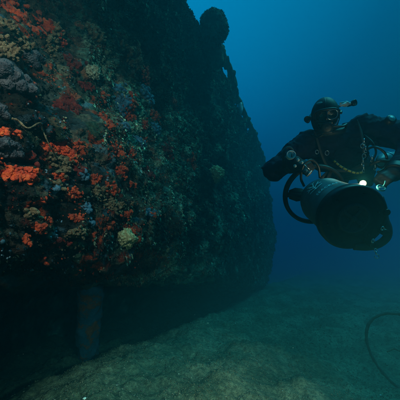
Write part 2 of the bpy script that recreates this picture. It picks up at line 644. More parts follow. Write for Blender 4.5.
ts_n = steps(-0.6, 16.8, lambda t: 0.0095 if t < 1.9 else min(0.08, 0.005 * (t + 0.05)))
ts_c = np.concatenate([np.arange(-5, -0.6, 0.12), [-0.6]])
as_face = np.concatenate([np.arange(a_deck + 0.05, a_edge, 0.02), np.arange(a_edge, a_edge + 1.3, 0.013), np.arange(a_edge + 1.3, a_turn + 0.25, 0.0085)])
as_under = np.concatenate([[as_face[-1]], np.arange(as_face[-1] + 0.02, a_cave, 0.03), np.arange(a_cave, A_TOT, 0.08), [A_TOT]])
as_top = np.concatenate([np.arange(0, a_deck, 0.1), [as_face[0]]])
ts_m = ts_n[::3] if (len(ts_n) - 1) % 3 == 0 else np.append(ts_n[::3], ts_n[-1])
hull_patch('hull_side', ts_n, as_face)
hull_patch('hull_side', ts_c, as_face[::6] if (len(as_face) - 1) % 6 == 0 else np.append(as_face[::6], as_face[-1]))
hull_patch('hull_bottom', ts_m, as_under)
hull_patch('hull_bottom', ts_c, as_under)
hull_patch('deck', np.concatenate([ts_c, np.arange(-0.5, 16.8, 0.12), [16.8]]), as_top)

# where on the hull a pixel of the photograph falls
_T, _A = np.meshgrid(np.arange(-0.6, 12, 0.02), np.arange(a_edge - 0.1, a_turn + 0.9, 0.02), indexing='ij')
_T, _A = _T.ravel(), _A.ravel()
_P, _N = wall_pt(_T, _A)
_X, _Y, _D = project(_P)
_DIST = np.linalg.norm(_P - CAM, axis=1)
_vis = (_D > 0.2) & (((_P - CAM) * _N).sum(1) < 0)


def locate(px, py):
    d2 = (_X - px) ** 2 + (_Y - py) ** 2
    ok = _vis & (d2 < 9)
    if not ok.any():
        k = int(np.argmin(np.where(_vis, d2, 1e9)))
    else:
        idx = np.nonzero(ok)[0]
        k = idx[int(np.argmin(_DIST[idx] + 0.02 * np.sqrt(d2[idx])))]
    return _T[k], _A[k], _D[k]


# ------------------------------------------------------------------ turf and small growth on the hull (nobody could count it)
def leaf_cloud(P, Nn, size, tint, blades=4, hang=0.0, seed=1):
    """Small rosettes of two-segment blades standing on points P."""
    rg = np.random.default_rng(seed)
    n = len(P)
    Vs, Fs, Cs = [], [], []
    for b in range(blades):
        r = rg.normal(size=(n, 3))
        side = r - Nn * (r * Nn).sum(1)[:, None]
        side /= np.linalg.norm(side, axis=1)[:, None] + 1e-9
        out = Nn * rg.uniform(0.5, 1.0, (n, 1)) + side * rg.uniform(-0.9, 0.9, (n, 1)) + np.array([0, 0, -1.0]) * hang
        out /= np.linalg.norm(out, axis=1)[:, None]
        wdir = np.cross(out, side)
        wdir /= np.linalg.norm(wdir, axis=1)[:, None] + 1e-9
        L = size * rg.uniform(0.6, 1.4, n)
        w = (L * rg.uniform(0.16, 0.34, n))[:, None]
        L = L[:, None]
        mid = P + out * L * 0.55 + side * L * 0.05
        tip = P + out * L + np.array([0, 0, -1.0]) * L * (0.15 + hang * 0.3) + side * L * rg.uniform(-.2, .2, (n, 1))
        base = P - Nn * 0.004
        V = np.stack([base - wdir * w * 0.5, base + wdir * w * 0.5, mid + wdir * w, mid - wdir * w, tip], 1)
        k = np.arange(n)[:, None] * 5
        F = np.concatenate([k + np.array([[0, 1, 2]]), k + np.array([[0, 2, 3]]), k + np.array([[3, 2, 4]])], 0)
        Fs.append(F + b * n * 5)
        Vs.append(V.reshape(-1, 3))
        Cs.append(np.repeat(tint * rg.uniform(0.7, 1.35, (n, 1)), 5, axis=0))
    return np.concatenate(Vs), np.concatenate(Fs), np.concatenate(Cs)


ICO_V = None


def ico():
    p = (1 + 5 ** .5) / 2
    v = np.array([(-1, p, 0), (1, p, 0), (-1, -p, 0), (1, -p, 0), (0, -1, p), (0, 1, p), (0, -1, -p), (0, 1, -p), (p, 0, -1), (p, 0, 1), (-p, 0, -1), (-p, 0, 1)])
    v = v / np.linalg.norm(v[0])
    f = np.array([(0, 11, 5), (0, 5, 1), (0, 1, 7), (0, 7, 10), (0, 10, 11), (1, 5, 9), (5, 11, 4), (11, 10, 2), (10, 7, 6), (7, 1, 8),
                  (3, 9, 4), (3, 4, 2), (3, 2, 6), (3, 6, 8), (3, 8, 9), (4, 9, 5), (2, 4, 11), (6, 2, 10), (8, 6, 7), (9, 8, 1)])
    return v, f


def knob_cloud(P, size, tint, seed=2, squash=None):
    rg = np.random.default_rng(seed)
    v, f = ico()
    n = len(P)
    S = size[:, None] * rg.uniform(0.55, 1.35, (n, 3))
    if squash is not None:
        S[:, 2] *= squash
    ang = rg.uniform(0, 6.28, n)
    c, s = np.cos(ang), np.sin(ang)
    W = v[None] * S[:, None]
    W = W + rg.normal(scale=0.12, size=(n, 12, 3)) * size[:, None, None]
    X = W[..., 0] * c[:, None] - W[..., 1] * s[:, None]
    Yv = W[..., 0] * s[:, None] + W[..., 1] * c[:, None]
    W = np.stack([X, Yv, W[..., 2]], -1) + P[:, None]
    F = (np.arange(n)[:, None, None] * 12 + f[None]).reshape(-1, 3)
    return W.reshape(-1, 3), F, np.repeat(tint * rg.uniform(0.75, 1.3, (n, 1)), 12, axis=0)


SL = np.array(ship.location)


def sample_wall(n, t0, t1, a0, a1, power=1.0, seed=3):
    rg = np.random.default_rng(seed)
    t = t0 + (t1 - t0) * rg.uniform(0, 1, n) ** power
    a = rg.uniform(a0, a1, n)
    P, Nn = wall_pt(t, a)
    z = P[:, 2] - CAMZ
    return t, a, P, Nn, z


t_, a_, P_, N_, z_ = sample_wall(56000, -0.3, 3.6, a_edge + 0.2, a_turn + 0.5, 1.15, 5)
c_, w_ = palette(P_, t_, z_, 0.5, 14.0)
c_ = c_ * 0.95
sz = RNG.uniform(0.004, 0.013, len(P_)) * (0.6 + 0.28 * np.clip(np.linalg.norm(P_ - CAM, axis=1), 1, 4))
keep = vnoise(P_ * 7, 91) > -0.35
V, F, C = leaf_cloud(P_[keep], N_[keep], sz[keep], c_[keep], 3, 0.15, 6)
tag(mesh_np('encrusting_turf', V - SL, F, M['turf'], ship, smooth=False, tint=C), kind='stuff')

t_, a_, P_, N_, z_ = sample_wall(46000, 1.2, 14.0, a_edge - 0.1, a_turn - 0.1, 1.7, 8)
c_, w_ = palette(P_, t_ + 1.2, z_, 0.5, 9.0)
c_ = c_ * np.where(RNG.uniform(0, 1, len(P_)) > 0.75, 2.0, 0.8)[:, None]
dd = np.linalg.norm(P_ - CAM, axis=1)
sz = RNG.uniform(0.009, 0.026, len(P_)) * (0.3 + 0.24 * np.clip(dd, 1, 8))
keep = (vnoise(P_ * 3.5, 92) > -0.4) & (w_ > 0.25)
V, F, C = leaf_cloud(P_[keep], N_[keep], sz[keep], c_[keep] * 1.1, 3, 0.6, 9)
tag(mesh_np('hanging_green_algae', V - SL, F, M['turf'], ship, smooth=False, tint=C), kind='stuff')

t_, a_, P_, N_, z_ = sample_wall(4500, -0.3, 3.4, a_edge + 0.5, a_turn + 0.4, 1.1, 12)
c_, w_ = palette(P_, t_, z_, 0.6, 17.0)
sz = RNG.uniform(0.003, 0.010, len(P_)) * (0.7 + 0.2 * np.clip(np.linalg.norm(P_ - CAM, axis=1), 1, 4))
V, F, C = knob_cloud(P_, sz, c_ * 1.2, 13)
tag(mesh_np('small_crust_knobs', V - SL, F, M['turf'], ship, tint=C), kind='stuff')

# small vivid crumbs of orange and red sponge, scattered where the photo is peppered with them
t_, a_, P_, N_, z_ = sample_wall(9000, -0.3, 2.9, a_edge + 0.9, a_turn + 0.3, 1.0, 15)
m_ = (fbm(P_ * 5.5, 3, 95) > 0.16) & (z_ < 1.25)
hh = _hash((P_[:, 0] * 9).astype(np.int64), (P_[:, 1] * 9).astype(np.int64), (P_[:, 2] * 9).astype(np.int64), 5)
CC = np.array([(0.40, 0.035, 0.012), (0.30, 0.03, 0.012), (0.55, 0.08, 0.02), (0.16, 0.22, 0.26), (0.34, 0.25, 0.15), (0.12, 0.2, 0.27), (0.24, 0.19, 0.10), (0.1, 0.09, 0.07)])
cc = CC[(hh * len(CC)).astype(int) % len(CC)]
sz = RNG.uniform(0.003, 0.0085, len(P_))
V, F, C = knob_cloud(P_[m_], sz[m_], cc[m_], 16)
tag(mesh_np('sponge_crumbs', V - SL, F, M['turf'], ship, tint=C), kind='stuff')


# fittings along the top edge of the hull
def lumpy(center, rad, amp, freq, k, seg=56, rings=36, rot=None):
    mb = MB().ell((0, 0, 0), (1, 1, 1), None, seg, rings)
    V = np.array([tuple(v) for v in mb.V])
    F = np.array(mb.F)
    W = V * np.array(rad)
    Nn = V
    W = W + Nn * (amp * fbm(W * freq + k * 3.1, 3, k))[:, None]
    W = W + Nn * (amp * 0.7 * (np.abs(vnoise(W * freq * 3.2 + k, k + 4)) - 0.3))[:, None]
    if rot is not None:
        W = W @ np.array(rot.to_3x3()).T
    return W + np.array(center), F


def loc_tint(V, green=True):
    q = np.floor(V * 12).astype(np.int64)
    h = _hash(q[:, 0], q[:, 1], q[:, 2], 8)
    return GRN[(h * len(GRN)).astype(int) % len(GRN)]


pL = at(214, 29, 4.3)
V, F = lumpy((0, 0, 0), (0.235, 0.26, 0.30), 0.05, 3.4, 5, 90, 60)
rot = Matrix.Rotation(-TH + 0.5, 4, 'Z')
V = V @ np.array(rot.to_3x3()).T + np.array(pL)
drum = mesh_np('winch_drum', V - SL, F, M['wall'], ship, tint=loc_tint(V))
k_ = RNG.integers(0, len(V), 3600)
Nd = V[k_] - np.array(pL)
Nd /= np.linalg.norm(Nd, axis=1)[:, None]
Vl, Fl, Cl = leaf_cloud(V[k_], Nd, RNG.uniform(0.008, 0.026, len(k_)), loc_tint(V[k_]), 2, 0.4, 44)
tag(mesh_np('algae_coat', Vl - SL, Fl, M['turf'], drum, smooth=False, tint=Cl), kind='stuff')
drum.children[0].location = (0, 0, 0)
V2, F2 = lumpy(tuple(at(214, 56, 4.6)), (0.20, 0.20, 0.26), 0.035, 8.0, 6)
mesh_np('bollard', V2 - SL, F2, M['wall'], ship, tint=loc_tint(V2))
# overgrown top rail with stanchions, following the deck edge
rail_pts = []
for t0 in np.arange(3.7, 13.0, 0.9):
    P, Nn = wall_pt(t0, a_edge)
    rail_pts.append(Vector(P[0]) + Vector(N) * (0.12 + 0.04 * math.sin(t0 * 3)) + Vector((0, 0, 0.10 + 0.05 * math.cos(t0 * 2.3))))
rp_ = catmull(rail_pts, 14)
mb = MB()
rads = [0.055 + 0.035 * abs(math.sin(i * 0.9)) * random.random() + 0.03 * random.random() for i in range(len(rp_))]
mb.tube(rp_, rads, 12)
V = np.array([tuple(v) for v in mb.V])
V += 0.04 * np.stack([vnoise(V * 9, 3), vnoise(V * 9, 4), vnoise(V * 9, 5)], 1)
mb.V = [tuple(v) for v in V]
o = mb.build('rail', None, ship)
o.location = -ship.location
ca = o.data.color_attributes.new('tint', 'FLOAT_COLOR', 'POINT')
c4 = np.ones((len(V), 4), dtype=np.float32)
c4[:, :3] = loc_tint(V)
ca.data.foreach_set('color', c4.ravel())
o.data.materials.append(M['wall'])
for i in (2, 16, 24, 40, 52, 66, 80, 92):
    if i >= len(rp_):
        continue
    p = rp_[i]
    foot = p - Vector(N) * 0.10 + Vector((0, 0, -0.36))
    mb = MB().tube(catmull([p, (p + foot) / 2 + Vector((random.uniform(-.02, .02), 0, 0)), foot], 5), [0.06 + 0.025 * random.random() for _ in range(11)], 9)
    V = np.array([tuple(v) for v in mb.V])
    V += 0.03 * np.stack([vnoise(V * 9, 3), vnoise(V * 9, 4), vnoise(V * 9, 5)], 1)
    mesh_np('stanchion', V - SL, np.array([f for f in mb.F if len(f) == 4]), M['wall'], ship, tint=loc_tint(V))

# the post that carries the overhang, in the dark under the hull
pt_, pb_ = at(91, 270, 3.55), at(88, 352, 3.75)
mb = MB()
ax = (pb_ - pt_).normalized()
pts = [pt_ + (pb_ - pt_) * (k / 30) for k in range(-3, 48)]
mb.tube(pts, [0.185 - 0.0012 * k for k in range(len(pts))], 36, flat=0.8)
V = np.array([tuple(v) for v in mb.V])
V += 0.045 * np.stack([fbm(V * 11, 3, 3), fbm(V * 11, 3, 4), fbm(V * 11, 3, 5)], 1)
mb.V = [tuple(v) for v in V]
o = mb.build('support_post', M['post'], ship)
o.location = -ship.location


# ------------------------------------------------------------------ colonies on the hull
def ico2():
    v, f = ico()
    v = [tuple(x) for x in v]
    cache, out = {}, []

    def mid(a, b):
        k = (min(a, b), max(a, b))
        if k not in cache:
            m = (np.array(v[a]) + np.array(v[b])) / 2
            v.append(tuple(m / np.linalg.norm(m)))
            cache[k] = len(v) - 1
        return cache[k]
    for a, b, c in f:
        ab, bc, ca = mid(a, b), mid(b, c), mid(c, a)
        out += [(a, ab, ca), (b, bc, ab), (c, ca, bc), (ab, bc, ca)]
    return np.array(v), np.array(out)


ICO2 = ico2()


def blobs(P, Nn, size, tall, seed, rough=0.38):
    """Irregular rounded nubs standing on points P along Nn."""
    rg = np.random.default_rng(seed)
    v, f = ICO2
    n = len(P)
    r0 = rg.normal(size=(n, 3))
    A = np.cross(Nn, r0)
    A /= np.linalg.norm(A, axis=1)[:, None]
    B = np.cross(Nn, A)
    sx = size * rg.uniform(0.75, 1.35, n)
    sy = size * rg.uniform(0.75, 1.35, n)
    sz = size * tall * rg.uniform(0.6, 1.4, n)
    W = (v[None, :, 0:1] * (A * sx[:, None])[:, None] + v[None, :, 1:2] * (B * sy[:, None])[:, None] + v[None, :, 2:3] * (Nn * sz[:, None])[:, None])
    flat = W.reshape(-1, 3) + np.repeat(P, 42, axis=0)
    k = vnoise(flat / (np.mean(size) * 1.3), seed % 91) * rough * 1.6
    dirs = W / (np.linalg.norm(W, axis=2)[..., None] + 1e-9)
    flat = flat + dirs.reshape(-1, 3) * (k * np.repeat(size, 42))[:, None]
    F = (np.arange(n)[:, None, None] * 42 + f[None]).reshape(-1, 3)
    return flat, F


def colony(name, px, py, rx, ry, mat, label, cat, height=0.012, lob=0.009, group=None, seed=None, knob=1.3, nmax=130, big=False, fill=0.62):
    """One encrusting colony: a thin crust that follows the hull plus the nubs that grow from it."""
    t0, a0, D = locate(px, py)
    sd = seed if seed is not None else int(px * 7 + py * 13)
    rg = np.random.default_rng(sd)
    rt = 1.1 * rx / FOC * D / max(0.35, math.sin(TH - math.atan((px - 200) / FOC)))
    ra = ry / FOC * D * 1.35
    rings, seg = (26, 64) if big else (11, 36)
    rho = np.linspace(0, 1, rings + 1)[1:]
    th = np.arange(seg) * 2 * math.pi / seg
    RH, THt = np.meshgrid(rho, th, indexing='ij')
    RH, THt = RH.ravel(), THt.ravel()

    def outline(th_):
        cd = np.stack([np.cos(th_), np.sin(th_), np.full_like(th_, sd * 0.37)], 1)
        return 0.74 + 0.5 * fbm(cd * 1.6, 3, sd) + 0.2 * vnoise(cd * 5, sd + 1)
    rad = outline(THt)
    t = np.concatenate([[t0], t0 + RH * rad * np.cos(THt) * rt])
    a = np.concatenate([[a0], a0 + RH * rad * np.sin(THt) * ra])
    rh = np.concatenate([[0], RH])
    P, Nn, z = wall_base(t, a)
    wd = wall_disp(P, z)
    prof = np.sqrt(np.clip(1 - rh ** 2.4, 0, 1))
    if big:
        wl = wall_disp(P, z, False)
        P0 = P + Nn * wl[:, None]
        wv = worley(P0 / lob, sd % 50)
        lobes = np.clip(1 - wv * 1.05, -0.2, 1)
        hgt = height * prof * (0.8 + 0.2 * fbm(P0 * 9, 2, sd)) + knob * lob * lobes * np.clip(prof * 1.5, 0, 1) + 0.006 * np.abs(vnoise(P0 * 60, 5)) + 0.004 * vnoise(P0 * 130, 6) - 0.05 * rh ** 6
        V = P0 + Nn * hgt[:, None]
    else:
        hgt = height * prof * (0.5 + 0.5 * fbm(P * 20, 2, sd)) + 0.004 - 0.012 * rh ** 6
        V = P + Nn * (wd + hgt)[:, None]
    F4 = grid_faces(rings, seg) + 1
    wrap = np.array([[1 + i * seg + seg - 1, 1 + i * seg, 1 + (i + 1) * seg, 1 + (i + 1) * seg + seg - 1] for i in range(rings - 1)])
    F4 = np.concatenate([F4, wrap])
    tri = [(0, 1 + k, 1 + (k + 1) % seg) for k in range(seg)]
    F3 = np.concatenate([F4[:, [0, 1, 2]], F4[:, [0, 2, 3]], np.array(tri)])
    nm = Nn.mean(0)
    e1, e2 = V[F3[:, 1]] - V[F3[:, 0]], V[F3[:, 2]] - V[F3[:, 0]]
    if (np.cross(e1, e2) @ nm).mean() < 0:
        F3 = F3[:, ::-1]
    if not big:
        n = int(min(nmax, max(14, fill * math.pi * rt * ra / (lob ** 2 * 2.2))))
        tb = rg.uniform(0, 2 * math.pi, n)
        rb = np.sqrt(rg.uniform(0, 1, n)) * outline(tb) * rg.uniform(0.85, 1.18, n)
        kp = vnoise(np.stack([np.cos(tb) * rb, np.sin(tb) * rb, np.full(n, sd * 0.1)], 1) * 3.4, sd % 83) > -0.30
        tb, rb = tb[kp], rb[kp] * np.where(rg.uniform(0, 1, kp.sum()) > 0.88, 1.45, 1.0)
        n = len(tb)
        Pb, Nb = wall_pt(t0 + rb * np.cos(tb) * rt, a0 + rb * np.sin(tb) * ra)
        Nb = Nb * 0.7 + rg.normal(scale=0.28, size=Nb.shape) + np.array([0, 0, 0.12])
        Nb /= np.linalg.norm(Nb, axis=1)[:, None]
        scl = max(1.0, math.sqrt(fill * math.pi * rt * ra / (lob ** 2 * 2.2) / max(n, 1)))
        sz = lob * min(scl, 1.9) * rg.uniform(0.55, 1.35, n)
        Vb, Fb = blobs(Pb + Nb * (0.004 + 0.5 * knob * sz)[:, None], Nb, sz, knob, sd)
        F3 = np.concatenate([F3, Fb + len(V)])
        V = np.concatenate([V, Vb])
    c = V.mean(0)
    o = mesh_np(name, V - c, F3, mat)
    o.location = c
    tag(o, label, cat, group)
    return o


GO = 'orange sponge crusts on the near hull'
GR = 'red sponge crusts on the hull'
GD = 'dark red algal crusts on the hull'
GB = 'blue grey sponge patches on the hull'
GT = 'tan bryozoan clumps on the hull'
GG = 'grey sponges at the left edge'
ORANGE = [
    (11, 174, 11, 8, 'bright orange lobed sponge crust at the left edge, below the lower grey sponge'),
    (27, 179, 9, 6, 'orange sponge right of the brightest one, low on the left edge of the hull'),
    (37, 170, 6, 5, 'small orange sponge at the right end of the bright left orange row'),
    (49, 149, 7, 4, 'bright orange sponge just above the tan frilly clump, where the branch ends'),
    (63, 151, 8, 5, 'wide orange sponge directly right of where the pale branch ends'),
    (76, 156, 6, 4, 'orange sponge at the right tail of the row above the tan clump'),
    (4, 134, 5, 4, 'small orange sponge cut by the left edge, just below the pale branch'),
    (18, 134, 4, 3, 'small orange knob under the pale branch near the left edge'),
    (69, 194, 5, 6, 'orange sponge standing alone below the tan frilly clump'),
    (14, 3, 4, 4, 'orange knob at the very top of the left hull corner'),
    (137, 154, 6, 5, 'brightest orange red sponge in the middle of the hull'),
    (63, 42, 3, 3, 'tiny bright red ball sponge in the dark upper left'),
    (44, 260, 4, 3, 'small orange sponge lowest on the left, near the overhang edge'),
]
for i, q in enumerate(ORANGE):
    colony('orange_sponge', *q[:4], M['orange'], q[4], 'sponge', 0.010, 0.0062, GO, knob=0.85, nmax=190, fill=0.95)
RED = [
    (109, 122, 6, 12, 'tall red sponge patch left of the blue grey patches'),
    (118, 151, 9, 6, 'red sponge left of the brightest orange red one in mid hull'),
    (133, 107, 6, 11, 'upright red sponge between the two upper blue grey patches'),
    (147, 74, 6, 7, 'highest red sponge, just below the tall tan clump'),
    (157, 113, 6, 6, 'red sponge right of the upright one, in mid hull'),
    (146, 139, 4, 4, 'small red sponge between the mid hull red and the brightest one'),
    (145, 124, 4, 5, 'small red sponge under the upper right blue grey patch'),
    (94, 178, 6, 4, 'red sponge just above the pale blue patch'),
    (111, 188, 7, 5, 'red sponge half way between the two yellow balls and the left edge'),
    (133, 184, 4, 3, 'small dull red sponge at the centre of the dark mosaic'),
    (120, 171, 4, 5, 'small red sponge beneath the mid hull red sponge'),
    (92, 181, 4, 3, 'small red sponge touching the pale blue patch from below'),
    (75, 194, 5, 5, 'red sponge right beside the lone orange sponge'),
    (77, 216, 7, 4, 'red sponge above the olive clump near the bottom of the hull'),
    (94, 235, 4, 5, 'red sponge low on the hull, left of the lower yellow ball'),
    (129, 216, 4, 4, 'dull red sponge above and right of the lower yellow ball'),
    (157, 218, 4, 3, 'faint red sponge low on the receding part of the hull'),
    (40, 227, 8, 5, 'wide red sponge low on the left, under the mosaic'),
    (53, 222, 5, 4, 'red sponge at the right end of the wide low one'),
    (39, 203, 5, 4, 'red sponge between the orange row and the wide low red one'),
    (27, 238, 4, 4, 'small red sponge left and below the wide low one'),
    (110, 225, 5, 3, 'faint red sponge directly left above the lower yellow ball'),
    (130, 229, 4, 3, 'small red sponge just right of the lower yellow ball'),
    (196, 163, 6, 7, 'dim red sponge left of the upper yellow ball, farthest along the hull'),
    (178, 104, 4, 6, 'dim red sponge high among the green algae'),
    (104, 97, 5, 7, 'red sponge left of the uppermost blue grey patch'),
    (75, 145, 6, 4, 'dull red sponge above the tail of the orange row'),
    (62, 178, 7, 4, 'dull red sponge under the tan frilly clump'),
    (12, 150, 6, 3, 'dull red sponge on the lower edge of the lower grey sponge'),
]
for i, q in enumerate(RED):
    colony('red_sponge', *q[:4], M['red'], q[4], 'sponge', 0.009, 0.0068, GR, knob=0.7, nmax=130, fill=0.8)
DARK = [
    (24, 13, 24, 12, 'broad dark red algal sheet across the upper left corner'),
    (48, 26, 12, 8, 'dark red algae trailing down from the upper left sheet'),
    (72, 62, 9, 8, 'dark red algae left below the pale gold growth'),
    (70, 103, 12, 9, 'broad dark red algae right of the black hollow'),
    (30, 160, 10, 6, 'dark red crust above the bright left orange row'),
    (80, 170, 9, 5, 'dark red crust between tan frilly clump and pale blue patch'),
    (86, 85, 6, 5, 'small dark red crust below the pale gold growth'),
    (150, 172, 8, 6, 'dark red crust under the brightest orange red sponge'),
    (60, 245, 12, 5, 'dark red crust low on the left by the overhang edge'),
    (170, 150, 6, 8, 'faint dark red crust on the receding mid hull'),
]
for q in DARK:
    colony('red_algae_crust', *q[:4], M['red' if q[1] < 30 else 'darkred'], q[4], 'algae crust', 0.012, 0.012, GD, knob=0.5, nmax=110, fill=0.5)
BLUE = [
    (121, 104, 6, 10, 'upright blue grey sponge patch between two red ones'),
    (152, 93, 8, 9, 'upper right blue grey sponge patch of the mid hull'),
    (128, 126, 6, 6, 'blue grey sponge patch below the upright red one'),
    (157, 127, 5, 6, 'blue grey sponge patch right of the small red ones'),
    (87, 174, 6, 4, 'palest blue sponge patch, in the middle of the mosaic'),
    (88, 205, 6, 4, 'blue sponge patch between the palest one and the olive clump'),
    (92, 220, 5, 4, 'dull blue grey patch above the olive clump'),
    (150, 213, 8, 4, 'wide blue patch low on the receding hull'),
    (118, 87, 4, 5, 'topmost small blue grey patch of the mid hull'),
    (140, 140, 5, 5, 'blue grey patch just above the brightest orange red sponge'),
    (57, 190, 4, 4, 'small grey blue patch left of the lone orange sponge'),
]
for q in BLUE:
    colony('blue_sponge', *q[:4], M['blue'], q[4], 'sponge', 0.010, 0.010, GB, knob=0.7, nmax=70)
GREY = [
    (14, 78, 20, 14, 'largest smooth grey lobed sponge at the left edge', 0.09, 0.12, 0.5),
    (33, 58, 9, 9, 'rounded grey sponge lobe above right of the largest one', 0.10, 0.12, 0.4),
    (3, 110, 9, 9, 'small grey sponge cut by the left edge below the largest one', 0.09, 0.09, 0.5),
    (7, 146, 13, 10, 'brown grey sponge cut by the left edge, above the orange row', 0.08, 0.09, 0.5),
]
def lobed(name, px, py, rx, ry, mat, label, cat, group):
    """A massive soft sponge: overlapping rounded lobes of unequal size."""
    t0, a0, D = locate(px, py)
    rg = np.random.default_rng(int(px * 3 + py))
    rt, ra = rx / FOC * D * 1.15, ry / FOC * D * 1.1
    Vs, Fs, n0 = [], [], 0
    n = 9 if rx > 10 else 6
    for k in range(n):
        a = 2.4 * k
        rr_ = math.sqrt(k / n) * 0.75
        P, Nn = wall_pt(t0 + rr_ * math.cos(a) * rt, a0 + rr_ * math.sin(a) * ra)
        rd = min(rt, ra) * rg.uniform(0.36, 0.58)
        V, F = lumpy((0, 0, 0), (rd, rd, rd * rg.uniform(0.8, 1.1)), rd * 0.22, 1.6 / rd * 0.5, k + 3, 54, 36)
        V = V + V / np.linalg.norm(V, axis=1)[:, None] * (0.0035 * fbm((V + k) * 120, 3, 8) + 0.003 * vnoise((V + k) * 45, 9))[:, None]
        V = V + P[0] + Nn[0] * rd * 0.2
        Vs.append(V)
        Fs.append(F + n0)
        n0 += len(V)
    V = np.concatenate(Vs)
    c = V.mean(0)
    o = mesh_np(name, V - c, np.concatenate(Fs), mat)
    o.location = c
    return tag(o, label, cat, group)


for q in GREY:
    lobed('grey_sponge', *q[:4], M['grey'], q[4], 'sponge', GG)


def frilly(name, px, py, rx, ry, mat, label, cat, group):
    return colony(name, px, py, rx, ry, mat, label, cat, 0.016, 0.0062, group, knob=2.2, nmax=170, fill=0.8)


TAN = [
    (137, 59, 9, 9, 'tall tan knobbly clump, highest in the mid hull'),
    (50, 44, 5, 9, 'upright tan clump left of the tiny red ball sponge'),
    (99, 32, 7, 11, 'faint tan clump high on the hull right of the upper left corner'),
    (24, 45, 7, 6, 'pinkish tan clump above the largest grey sponge'),
    (8, 22, 9, 7, 'tan clump on the left edge below the dark red sheet'),
    (8, 50, 10, 10, 'tan clump on the left edge above the largest grey sponge'),
    (56, 33, 5, 4, 'small tan clump above the upright one'),
    (59, 164, 9, 9, 'pale tan frilly clump beneath the orange row'),
    (79, 233, 9, 7, 'olive tan clump low on the hull under the red sponges'),
    (57, 184, 4, 4, 'tiny tan clump beneath the pale tan frilly one'),
    (112, 205, 6, 6, 'small tan clump above the lower yellow ball'),
    (99, 190, 5, 5, 'small tan clump between the palest blue patch and mid reds'),
    (73, 246, 7, 4, 'brown tan clump at the overhang edge'),
    (30, 212, 6, 5, 'brown tan clump left of the wide low red sponge'),
]
for q in TAN:
    frilly('bryozoan_clump', *q[:4], M['tan'], q[4], 'bryozoan', GT)


def ball(name, px, py, r, mat, label, cat, group=None, k=1):
    t0, a0, D = locate(px, py)
    P, Nn = wall_pt(t0, a0)
    rad = r / FOC * D
    mb = MB().ell((0, 0, 0), (1, 1, 1), None, 60, 40)
    V = np.array([tuple(v) for v in mb.V])
    W = V * rad * (0.80 + 0.42 * fbm(V * 1.5 + k, 2, k))[:, None]
    lb = np.clip(1 - worley(V * 4.2 + k * 5, k) * 1.3, -0.25, 1)
    W = W + V * (rad * 0.34 * lb)[:, None]
    o = mesh_np(name, W, np.array(mb.F), mat)
    o.location = P[0] + Nn[0] * rad * 0.55
    return tag(o, label, cat, group)


ball('coral_ball', 215, 174, 8, M['yellow'], 'upper pale yellow knobbly ball on the receding hull', 'coral', 'yellow knobbly balls on the hull', 3)
ball('coral_ball', 122, 237, 9.5, M['yellow'], 'lower yellow knobbly ball near the overhang edge', 'coral', 'yellow knobbly balls on the hull', 7)
ball('pale_growth', 90, 73, 6.5, M['pale'], 'pale gold knobbly growth alone in the dark upper hull', 'bryozoan', None, 9)
V, F = lumpy((0, 0, 0), (0.07, 0.09, 0.17), 0.03, 14, 12, 30, 20)
o = mesh_np('white_sponge', V, F, M['white'])
o.location = rp_[31] - Vector((0, 0, 0.16)) + Vector(N) * 0.03
tag(o, 'small whitish sponge hanging in the gap of the top rail', 'sponge')

# bare branch that snakes over the grey sponges
mb = MB()
pts = []
for px, py, off in ((-4, 121, .06), (8, 124, .07), (20, 130, .07), (30, 128, .08), (34, 133, .08), (42, 145, .07), (50, 158, .05)):
    t0, a0, D = locate(max(px, 1), py)
    P, Nn = wall_pt(t0, a0)
    pts.append(P[0] + Nn[0] * off)
pp = catmull(pts, 10)
mb.tube(pp, [0.0048 - 0.0022 * i / len(pp) + 0.0008 * math.sin(i) for i in range(len(pp))], 8)
o = mb.build('sea_fan_branch', M['tan'])
c0 = Vector(sum((np.array(p) for p in pp), np.zeros(3)) / len(pp))
for v in o.data.vertices:
    v.co -= c0
o.location = c0
tag(o, 'thin pale bare branch winding from the left edge to the orange row', 'sea fan')

# ------------------------------------------------------------------ seabed
LN = np.array([0.9, -0.44])


def sea_h(x, y):
    P = np.stack([x, y, np.zeros_like(x)], 1)
    q = (x + 1.27) * LN[0] + (y - 2.45) * LN[1] + 0.18 * fbm(P * 0.8, 2, 201)
    h = -0.42 * sstep(0.0, -1.1, q)
    h += 0.10 * np.exp(-((q - 0.35) / 0.6) ** 2)
    h += 0.16 * fbm(P * 0.45, 2, 202) + 0.13 * fbm(P * 1.5, 2, 203)
    r = np.hypot(x, y)
    nr = r < 14
    Q = P[nr]
    h[nr] += 0.024 * np.abs(vnoise(Q * 7, 204)) + 0.013 * vnoise(Q * 17, 205) + 0.008 * np.abs(vnoise(Q * 38, 206))
    h[nr] += 0.035 * vnoise(Q * 4.3, 212)
    # rubble lumps in the hollow under the hull
    lump = sstep(-0.2, -0.9, q)
    h += lump * (0.16 * np.clip(vnoise(P * 2.2, 207), 0, 1) + 0.05 * vnoise(P * 6, 208))
    return h, q


ang = np.concatenate([np.linspace(-180, -48, 60)[:-1], np.linspace(-46, 46, 560), np.linspace(48, 180, 60)[1:]])
rad = np.concatenate([steps(0.05, 1.6, lambda r: 0.08), steps(1.6, 11, lambda r: r * 0.0095)[1:], steps(11, 60, lambda r: r * 0.035)[1:]])
RR, AA = np.meshgrid(rad, np.radians(ang), indexing='ij')
x, y = (RR * np.sin(AA)).ravel(), (RR * np.cos(AA)).ravel()
h, q = sea_h(x, y)
V = np.stack([x, y, h], 1)
SP = np.array([(0.17, 0.14, 0.085), (0.20, 0.19, 0.15), (0.11, 0.10, 0.07), (0.075, 0.090, 0.055), (0.25, 0.20, 0.12)])


